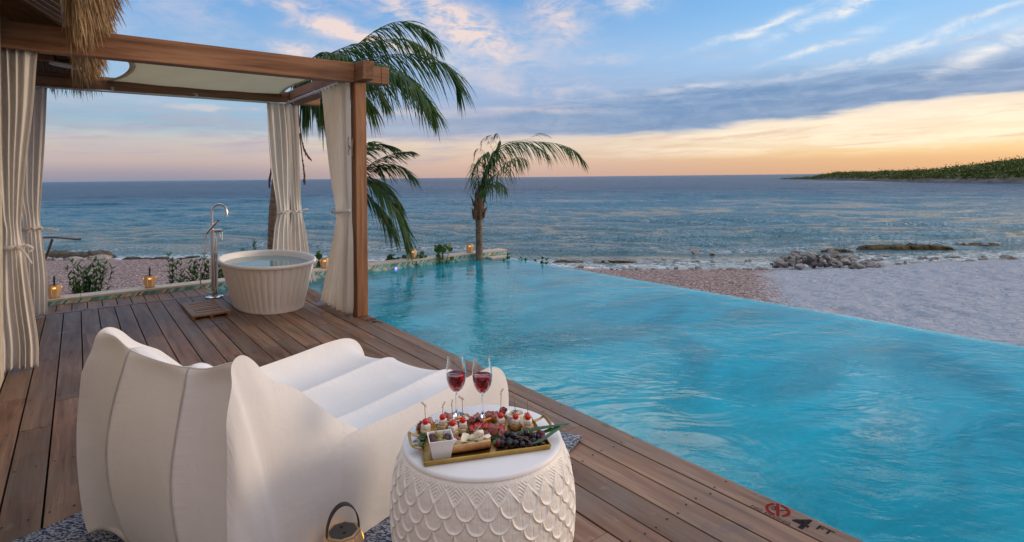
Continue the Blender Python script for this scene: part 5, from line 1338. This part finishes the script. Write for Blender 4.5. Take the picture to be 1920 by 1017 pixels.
def boots(parent, c, r, h, n, seed, mat_='fibre'):
    rr = random.Random(seed)
    mb = MB(); mb.lathe([(r*.75, -h*.5), (r*.88, -h*.35), (r*.92, 0), (r*.85, h*.3), (r*.6, h*.5)], 14, c[:]); mb.build('fibre_sheath', mat_, parent, smooth=True)
    for k in range(n):
        a_ = rr.uniform(0, 6.28); z = rr.uniform(-.42, .38)*h; rad = r*rr.uniform(.85, 1.1); o = Vector((math.cos(a_), math.sin(a_), 0)); b_ = c+Vector((0, 0, z))+o*rad
        up = rr.choice((1, 1, -1)); l = rr.uniform(.10, .20)
        mb = MB(); mb.tube(catmull([b_-Vector((0, 0, l*.5*up)), b_+o*.03+Vector((0, 0, l*.2*up)), b_+o*rr.uniform(.04, .10)+Vector((0, 0, l*.75*up))], 6), [.028, .03, .026, .022, .016, .010, .004], 6, flat=.5); mb.build('leaf_stub', 'dead_leaf', parent, smooth=True)
WIND = tuple(_R*.26)
# tall palm behind the pergola
D0 = 10.8; b_ = atd(512, 470, D0)
P1 = thing('palm_tree', 'tallest wind-blown palm tree, its crown spreading above the pergola corner', 'palm tree', (b_.x, b_.y, -1.3))
tp_ = px3([(508, 560), (512, 470), (515, 390), (527, 290), (545, 205), (562, 160)], D0)
palm_trunk(P1, tp_, .105, .085, seed=1)
boots(P1, atd(560, 172, D0), .10, .45, 10, 3)
cr = (562, 150)
fr = [([cr, (610, 118), (664, 88, .1), (698, 62, .2), (740, 42, .3), (782, 48, .4), (822, 84, .6)], .80, .42),
      ([cr, (620, 130, .1), (680, 112, .2), (745, 102, .2), (798, 106, .3), (845, 128, .4), (862, 166, .5)], .90, .62),
      ([cr, (620, 140, -.2), (690, 138, -.3), (744, 142, -.3), (787, 170, -.2), (816, 212, 0)], .85, .62),
      ([cr, (600, 112, .3), (650, 88, .6), (700, 78, .9), (760, 74, 1.2), (810, 104, 1.5)], .8, .5),
      ([cr, (610, 130, -.3), (660, 118, -.6), (720, 122, -.9), (770, 150, -1.1), (800, 190, -1.2)], .8, .7),
      ([cr, (585, 125, .5), (620, 110, .8), (660, 120, 1.0), (700, 150, 1.1), (722, 190, 1.1)], .75, .75),
      ([cr, (590, 140, -.4), (625, 145, -.7), (665, 165, -.8), (700, 200, -.8)], .7, .9),
      ([cr, (572, 150, -.1), (590, 168, -.2), (606, 200, -.3), (612, 230, -.3)], .55, 1.1),
      ([cr, (566, 160, .4), (575, 180, .6), (582, 205, .7)], .55, 1.1),
      ([cr, (575, 128, -.4), (598, 110, -.6), (625, 100, -.7), (650, 106, -.8)], .5, .45),
      ([cr, (575, 120, .2), (590, 106, .3), (604, 98, .4), (622, 100, .5)], .42, .5)]
for i, (pp, L, dr) in enumerate(fr): frond(P1, px3(pp, D0), L*1.0, 92 if i < 6 else 54, i+10, WIND, dr, .0155, spread=.7, fwd=.38, tipk=.5)
for i, pp in enumerate(([(560, 215), (566, 262), (573, 285), (584, 300)], [(562, 250), (567, 300), (570, 325), (571, 345)], [(512, 300), (507, 325), (505, 350)])):
    frond(P1, px3(pp, D0-.1), .10, 12, i+60, (0, 0, 0), .6, .016, .3, .02, ('dead_leaf', 'dead_leaf'), 'dead_frond', spread=.3)
# low palm hidden behind the front post
D1 = 10.3; b_ = atd(642, 480, D1)
P2 = thing('palm_tree', 'low palm tree whose fronds show just right of the front pergola post', 'palm tree', (b_.x, b_.y, -1.3))
palm_trunk(P2, px3([(640, 560), (641, 470), (642, 400), (645, 345)], D1), .09, .07, seed=2, rings=24)
c2 = (646, 338)
for i, (pp, L, dr) in enumerate((
      ([c2, (680, 320), (705, 302, .1), (740, 288, .1), (772, 284, .2)], .42, .25),
      ([c2, (690, 316, .1), (725, 309, .1), (752, 313, .1), (775, 332, .2)], .45, .5),
      ([c2, (685, 340, -.1), (716, 360, -.2), (742, 392, -.2), (756, 430, -.2), (760, 452, -.2)], .55, .7),
      ([c2, (665, 300, .2), (690, 278, .3), (715, 270, .4), (742, 278, .4)], .45, .35),
      ([c2, (672, 330, .4), (700, 335, .5), (728, 352, .6), (748, 385, .6)], .5, .7),
      ([c2, (672, 350, .1), (700, 378, .2), (722, 405, .2), (738, 440, .2)], .5, .7),
      ([c2, (660, 300, -.2), (678, 275, -.3), (700, 265, -.4)], .4, .3))):
    frond(P2, px3(pp, D1), L*1.05, 56, i+30, WIND, dr, .0135, spread=.65, tipk=.5)
# slim palm right of the wall lanterns
D2 = 10.9; b_ = atd(898, 470, D2)
P3 = thing('palm_tree', 'slim young palm tree with a ringed trunk behind the right end of the pool wall', 'palm tree', (b_.x, b_.y, -1.3))
palm_trunk(P3, px3([(898.5, 560), (898.5, 470), (898, 420), (897, 380), (898, 360)], D2), .072, .056, seed=3, rings=34)
boots(P3, atd(897.5, 391, D2), .105, .42, 16, 7); boots(P3, atd(900, 362, D2), .06, .30, 6, 9)
c3 = (899, 366)
for i, (pp, L, dr, n_, fw) in enumerate((
      ([c3, (908, 330), (922, 296, .1), (953, 272, .2), (1000, 266, .3), (1045, 270, .3), (1075, 282, .4), (1092, 300, .4)], .52, .62, 78, .5),
      ([c3, (906, 334, -.1), (918, 300, -.2), (934, 278, -.2), (962, 266, -.2), (1000, 272, -.2), (1030, 292, -.1)], .46, .75, 50, .4),
      ([c3, (908, 335), (920, 300, 0), (932, 276, 0), (938, 262, 0)], .40, .75, 36, .1),
      ([c3, (914, 348), (930, 328, -.2), (948, 308, -.3), (968, 296, -.4), (985, 298, -.4)], .42, .85, 44, .3),
      ([c3, (897, 340), (896, 315, -.2), (903, 295, -.3), (916, 284, -.3)], .36, .95, 40, .2),
      ([c3, (896, 345, .1), (890, 322, .2), (888, 305, .3)], .22, 1.0, 26, .1),
      ([c3, (907, 356, -.2), (918, 346, -.4), (934, 342, -.5), (948, 352, -.6)], .30, .9, 30, .4))):
    frond(P3, px3(pp, D2), L*1.05, n_, i+80, tuple(_R*(.22 if i < 2 else .06)), dr, .0105, spread=.6, fwd=fw, r0=.012, lo_side=.9, tipk=.5)
frond(P3, px3([(916, 300), (935, 270), (985, 262, .1), (1010, 250, .1), (1030, 256, .1)], D2), .24, 30, 99, WIND, .1, .004, .3, .004, ('dead_leaf', 'stem_green'), 'dead_frond', spread=.25)
for i, pp in enumerate(([(918, 300), (906, 283), (893, 280), (889, 300)], [(925, 285), (915, 262), (905, 262), (902, 282)], [(933, 272), (922, 255), (912, 256)], [(938, 262), (932, 250), (927, 256)])):
    frond(P3, px3(pp, D2), .10, 14, 110+i, tuple(-_R*.3), 1.0, .006, .1, .004, ('dead_leaf', 'dead_leaf'), 'dead_frond', spread=.3)

# ================================================================== PLANTS behind the wall
def lance_shrub(label, base, h, spread, nst, seed, leafL=.11, w=.011, group='long-leaved shrubs behind the wall', mat_='shrub_leaf'):
    rr = random.Random(seed); t = thing('shrub', label, 'shrub', base[:], 0, group); V = []; F = []; sm_ = MB()
    for k in range(nst):
        a_ = rr.uniform(0, 6.28); ln = rr.uniform(.15, 1)*spread; H_ = h*rr.uniform(.6, 1.0); tip = base+Vector((math.cos(a_)*ln, math.sin(a_)*ln*.6, H_)); b0 = base+Vector((math.cos(a_)*ln*.15, math.sin(a_)*ln*.1, 0))
        P = catmull([b0, b0.lerp(tip, .5)+Vector((0, 0, H_*.08)), tip], 14); sm_.tube(P, [.008*(1-i/18) for i in range(15)], 5)
        for i in range(4, 15):
            if H_*i/14 < h*.25 and rr.random() < .4: continue
            for q in range(3 if i < 12 else 5):
                aa = rr.uniform(0, 6.28); tg = (P[min(i+1, 14)]-P[i-1]).normalized(); d = (Vector((math.cos(aa), math.sin(aa), 0))*rr.uniform(.5, 1.0)+tg*rr.uniform(.4, 1.1)); leaf(V, F, P[i], d, leafL*rr.uniform(.7, 1.15), w, curl=rr.uniform(.0, .35))
    mb = MB(); mb.add(V, F); mb.build('leaves', mat_, t); sm_.build('stems', 'stem_green', t); return t
G_Z = -1.25
def onground(px, py_top, d): q = atd(px, py_top, d); return Vector((q.x, q.y, G_Z)), q.z-G_Z
for (px, pyt, d, spr, n_, lab, sd_) in ((165, 492, 8.6, .34, 34, 'bushy dark green oleander-like shrub between the two left lanterns', 1), (142, 505, 8.5, .18, 10, 'sparse twiggy shrub just right of the leftmost lantern', 2), (322, 478, 8.9, .16, 12, 'slender long-leaved shrub right of the second lantern', 3), (352, 488, 8.9, .20, 14, 'low long-leaved shrub left of the bath tap', 4), (383, 474, 9.3, .14, 10, 'tall thin shrub right behind the bath tap', 5), (466, 448, 9.8, .16, 10, 'wind-blurred shrub tip showing above the bathtub rim', 6), (410, 492, 9.2, .22, 16, 'dense low shrub between the tap and the bathtub', 7)):
    b_, h = onground(px, pyt, d); lance_shrub(lab, b_, h, spr, n_, sd_, group=None, leafL=.12 if sd_ != 6 else .09)
def round_plant(label, px, pyt, d, spread, n, seed, s=.05, group='sea grape plants behind the wall'):
    rr = random.Random(seed); b_, h = onground(px, pyt, d); t = thing('sea_grape', label, 'plant', b_[:], 0, group); sm_ = MB(); V = []; F = []
    for k in range(n):
        a_ = rr.uniform(0, 6.28); r_ = rr.uniform(.1, 1)*spread; z = h*rr.uniform(.80, 1.0); tip = b_+Vector((math.cos(a_)*r_, math.sin(a_)*r_*.5, z-abs(r_)*.25)); sm_.tube(catmull([b_, b_.lerp(tip, .6)+Vector((0, 0, h*.1)), tip], 8), .006, 5)
        for q in range(5):
            c = tip+Vector((rr.gauss(0, .05), rr.gauss(0, .04), rr.gauss(-.02, .05))); n_ = Vector((rr.gauss(0, .6), rr.gauss(-.5, .5), rr.gauss(.6, .4))).normalized(); x_ = n_.orthogonal().normalized(); y_ = n_.cross(x_); R0 = s*rr.uniform(.7, 1.15); k0 = len(V)
            V.append(c[:]); 
            for m_ in range(9): aa = 2*math.pi*m_/9; V.append((c+x_*R0*math.cos(aa)+y_*R0*math.sin(aa)*.9+n_*.12*R0*math.cos(2*aa))[:])
            for m_ in range(9): F.append((k0, k0+1+m_, k0+1+(m_+1) % 9))
    mb = MB(); mb.add(V, F); mb.build('leaves', 'grape_leaf', t); sm_.build('stems', 'stem_green', t)
for i, a_ in enumerate((('low round-leaved plant between the front post and the lantern above the blue lamp', 736, 476, 10.3, .16, 9), ('small round-leaved plant just left of the lantern above the blue lamp', 757, 482, 10.2, .10, 6), ('round-leaved plant just right of the lantern above the blue lamp', 787, 472, 10.3, .11, 7), ('tallest round-leaved plant on the wall, halfway between the right two lanterns', 828, 460, 10.5, .16, 9), ('round-leaved plant behind the lantern beside the bathtub', 598, 474, 10.2, .10, 6))):
    round_plant(*a_, seed=i+20)
for i, (px, pyt, d, spr, n_) in enumerate(((955, 478, 10.8, .16, 14), (983, 482, 10.9, .2, 16), (1010, 484, 10.9, .18, 18), (1018, 486, 10.6, .14, 14))):
    b_, h = onground(px, pyt, d); lance_shrub(('bright green low shrub right at the end of the pool wall', 'middle low bush along the far corner of the infinity edge', 'bright green bush nearest the pebble beach', 'small outermost bush on the infinity edge by the beach')[i], b_, h, spr, n_, 40+i, .09, .018, 'low shrubs at the far corner of the pool', 'grape_leaf')

# ================================================================== SHORE ROCKS
def ground_z(x, y):
    X_ = np.array([[x]]); Y_ = np.array([[y]]); return float(beach_h(X_, Y_, shore_dist(X_, Y_))[0, 0])
protos = {}
def rock_mesh(kind, k, mat_):
    key = (kind, k)
    if key in protos: return protos[key]
    rr = random.Random(hash(key) % 1000+k*31); bm = bmesh.new()
    if kind == 'block':
        for i in range(15):
            v_ = Vector((rr.gauss(0, 1), rr.gauss(0, 1), rr.gauss(0, 1))).normalized(); bm.verts.new((v_.x, v_.y*.8, v_.z*.62))
        bmesh.ops.convex_hull(bm, input=bm.verts)
        for v_ in [v_ for v_ in bm.verts if not v_.link_faces]: bm.verts.remove(v_)
        bmesh.ops.triangulate(bm, faces=bm.faces[:]); bmesh.ops.subdivide_edges(bm, edges=bm.edges[:], cuts=1)
        for v_ in bm.verts: v_.co += v_.co.normalized()*.09*mnoise.noise(v_.co*2.5+Vector((k*7, 0, 0)))
    else:
        bmesh.ops.create_icosphere(bm, subdivisions=4, radius=1)
        for v_ in bm.verts:
            p = v_.co.copy(); q = p*1.6+Vector((k*9, 3, 1)); v_.co = Vector((math.copysign(abs(p.x)**.7, p.x), math.copysign(abs(p.y)**.7, p.y), math.copysign(abs(p.z)**.6, p.z)))*(1+.22*mnoise.noise(q)+.13*mnoise.noise(q*3)+.07*mnoise.noise(q*7))
    me = bpy.data.meshes.new('rock'); bm.to_mesh(me); bm.free(); me.materials.append(M[mat_])
    if kind != 'block': me.polygons.foreach_set('use_smooth', [True]*len(me.polygons)); me.set_sharp_from_angle(angle=R_(40))
    protos[key] = me; return me
def rock(name, kind, k, mat_, loc, sc, rz, label, group, tilt=0):
    o = bpy.data.objects.new(name, rock_mesh(kind+mat_ if False else kind, (k, mat_).__hash__() % 97 if False else k, mat_)); COL.objects.link(o)
    o.location = loc; o.scale = sc; o.rotation_euler = (tilt, tilt*.6, rz); tag(o, label, 'rock', group); return o
rr = random.Random(5)
# the heap of boulders on the sand
ca, cb = atz(1452, 502, -1.85), atz(1640, 496, -1.85)
for i in range(250):
    t = rr.random(); w_ = rr.gauss(0, .28); q = ca.lerp(cb, t); dirn = (cb-ca).normalized(); perp = Vector((-dirn.y, dirn.x, 0)); prof_h = .62*math.sin(math.pi*min(1, t*1.05+.06))**.55*(1-.25*t)
    x, y = q.x+perp.x*(w_*1.3), q.y+perp.y*(w_*1.3); z0 = ground_z(x, y); hh_ = max(0, prof_h*(1-abs(w_)/.75)); s_ = rr.choice((.07, .10, .13, .16, .22))*rr.uniform(.85, 1.2); z = max(z0+.05, -1.95)+hh_*rr.random()**.45
    rock('rock', 'block', i % 9, 'grey_rock', (x, y, z), (s_, s_*rr.uniform(.6, 1), s_*rr.uniform(.6, 1)), rr.uniform(0, 6.28), 'grey boulder in the heap of rocks on the beach', 'boulders of the rock heap on the beach', rr.uniform(-.6, .6))
# pale boulders and reef at the left shore
for i in range(26):
    px = rr.uniform(84, 200); py = rr.uniform(484, 492); q = atz(px, py, -1.85); s_ = rr.uniform(.12, .34); z0 = max(ground_z(q.x, q.y), -2.0)
    rock('rock', 'block', i % 9, 'coral_rock', (q.x, q.y, z0+s_*.15), (s_*1.2, s_, s_*.7), rr.uniform(0, 6.28), 'pale coral rock lying below the dark reef at the left shore', 'pale coral rocks at the left shore', rr.uniform(-.4, .4))
def ledge(pxa, pxb, py, z, hz, dep, label, mat_, k, group=None, name='reef_rock'):
    a_, b_ = atz(pxa, py, z), atz(pxb, py, z); c = (a_+b_)/2; dv = b_-a_
    return rock(name, 'slab', k, mat_, (c.x, c.y, z), (dv.length/2*.95, dep, hz), math.atan2(dv.y, dv.x), label, group)
def reef(pxa, pxb, py, h, dep, label, mat_, seed):
    a_, b_ = atz(pxa, py, -2.0), atz(pxb, py, -2.0); dv = b_-a_; L = dv.length; ux = dv.normalized(); uy = Vector((-ux.y, ux.x, 0)); t = thing('reef', label, 'reef', ((a_+b_)/2)[:])
    NU_, NV_ = int(max(60, L/.06)), 30; G = []
    for i in range(NU_+1):
        u = i/NU_*L; e = min(1, min(u, L-u)/(.35+.2*mnoise.noise(Vector((seed, u, 0))))) ; e = max(0, e)**.5; row = []
        w0 = dep*(.75+.5*mnoise.noise(Vector((u*.9, seed, 0))))
        for j in range(NV_+1):
            v_ = j/NV_*2-1; prof_ = (1-abs(v_)**5)*e
            q3_ = Vector((u*2.2, v_*w0*2.2, seed)); z = -2.12+(h+.12)*prof_*(.86+.30*mnoise.noise(Vector((u*.8, v_*.8, seed)))+.16*mnoise.noise(q3_)+.10*mnoise.noise(q3_*3)+.06*mnoise.noise(q3_*8))
            jit = (.10*mnoise.noise(q3_*1.5)+.05*mnoise.noise(q3_*5)); q = a_+ux*(u+jit)+uy*(v_*w0*(.6+.4*e)+jit*1.2); row.append((q.x, q.y, z))
        G.append(row)
    mb = MB(); mb.grid(G[::-1]); mb.build('reef_body', mat_, t, smooth=True, angle=35)
reef(80, 207, 485.5, .36, .8, 'dark rocky reef ledge at the shoreline beyond the handrail', 'dark_rock', 3)
ledge(170, 205, 489.5, -1.95, .26, .35, 'largest pale coral boulder below the dark reef', 'coral_rock', 23)
for i, (a_, b_, py, hz) in enumerate(((232, 262, 488, .14), (262, 285, 489, .12), (284, 318, 489, .16), (330, 350, 487.5, .08), (352, 372, 483, .07))):
    ledge(a_, b_, py, -2.0, hz, .25, 'low wet rock in the shallows between the left shrubs', 'dark_rock', 24+i, 'low wet rocks along the left shoreline')
reef(1606, 1792, 467, .20, .38, 'long dark mossy reef ledge in the shallows beyond the rock heap', 'algae_rock', 11)
reef(1538, 1604, 471.5, .12, .25, 'low mossy reef ledge just behind the left half of the rock heap', 'algae_rock', 17)
reef(1790, 1880, 459, .10, .35, 'thin far reef strip right of the long mossy ledge', 'algae_rock', 23)
reef(1030, 1105, 492, .10, .22, 'thin brown reef strip nearest the far corner of the pool', 'algae_rock', 29)
reef(1110, 1200, 492.8, .11, .22, 'thin brown reef strip in the middle of the pebble shore shallows', 'algae_rock', 31)
al = [(1028, 1070, 491), (1078, 1102, 492.5), (1110, 1165, 493), (1168, 1198, 491.5), (1232, 1252, 490), (1262, 1275, 490.5), (1300, 1322, 491), (1328, 1342, 494), (1395, 1405, 491.5), (1480, 1495, 472), (1540, 1566, 471), (1572, 1600, 471.5), (1790, 1840, 459), (1842, 1875, 458.5), (1620, 1680, 489), (1680, 1702, 493), (1710, 1742, 486), (1745, 1765, 488), (1800, 1822, 491), (1830, 1850, 485), (1870, 1900, 484), (1888, 1910, 490), (1780, 1792, 482), (1655, 1668, 481), (1600, 1612, 483)]
for i, (a_, b_, py) in enumerate(al):
    for q_ in range(max(2, int((b_-a_)/9))):
        px = rr.uniform(a_, b_); p = atz(px, py+rr.gauss(0, .9), -2.0); w_ = rr.uniform(.5, 1.6)*(b_-a_)/2/(b_-a_)*10*p.length/1047
        rock('rock', 'block', (i+q_) % 9, 'algae_rock', (p.x, p.y, -2.0+rr.uniform(-.01, .02)), (w_*1.5, w_*rr.uniform(.8, 1.5), rr.uniform(.12, .22)), rr.uniform(-1.1, .1), 'brown seaweed-covered rock in the shallow water', 'seaweed-covered rocks in the shallows', rr.uniform(-.15, .15))
for i, (px, py) in enumerate(((1303, 474), (1334, 478.5))):
    q = atz(px, py, -2.0); rock('rock', 'block', i, 'dark_rock', (q.x, q.y, -1.95), (.30-.1*i, .2, .22-.06*i), 1, ('larger dark rock breaking the surface off the pebble beach', 'smaller dark rock breaking the surface off the pebble beach')[i], None)
for i in range(46):
    px = rr.uniform(1075, 1445); py = 505.5+rr.gauss(0, 1.6)-(px-1075)*.004; q = atz(px, py, -1.95); s_ = rr.uniform(.05, .13)*(1.8 if rr.random() < .1 else 1); z0 = max(-2.0, ground_z(q.x, q.y))
    rock('rock', 'block', i % 9, 'coral_rock', (q.x, q.y, z0+s_*.2), (s_, s_, s_*.7), rr.uniform(0, 6), 'small stone on the tide line of the pebble beach', 'small stones along the tide line', .2)
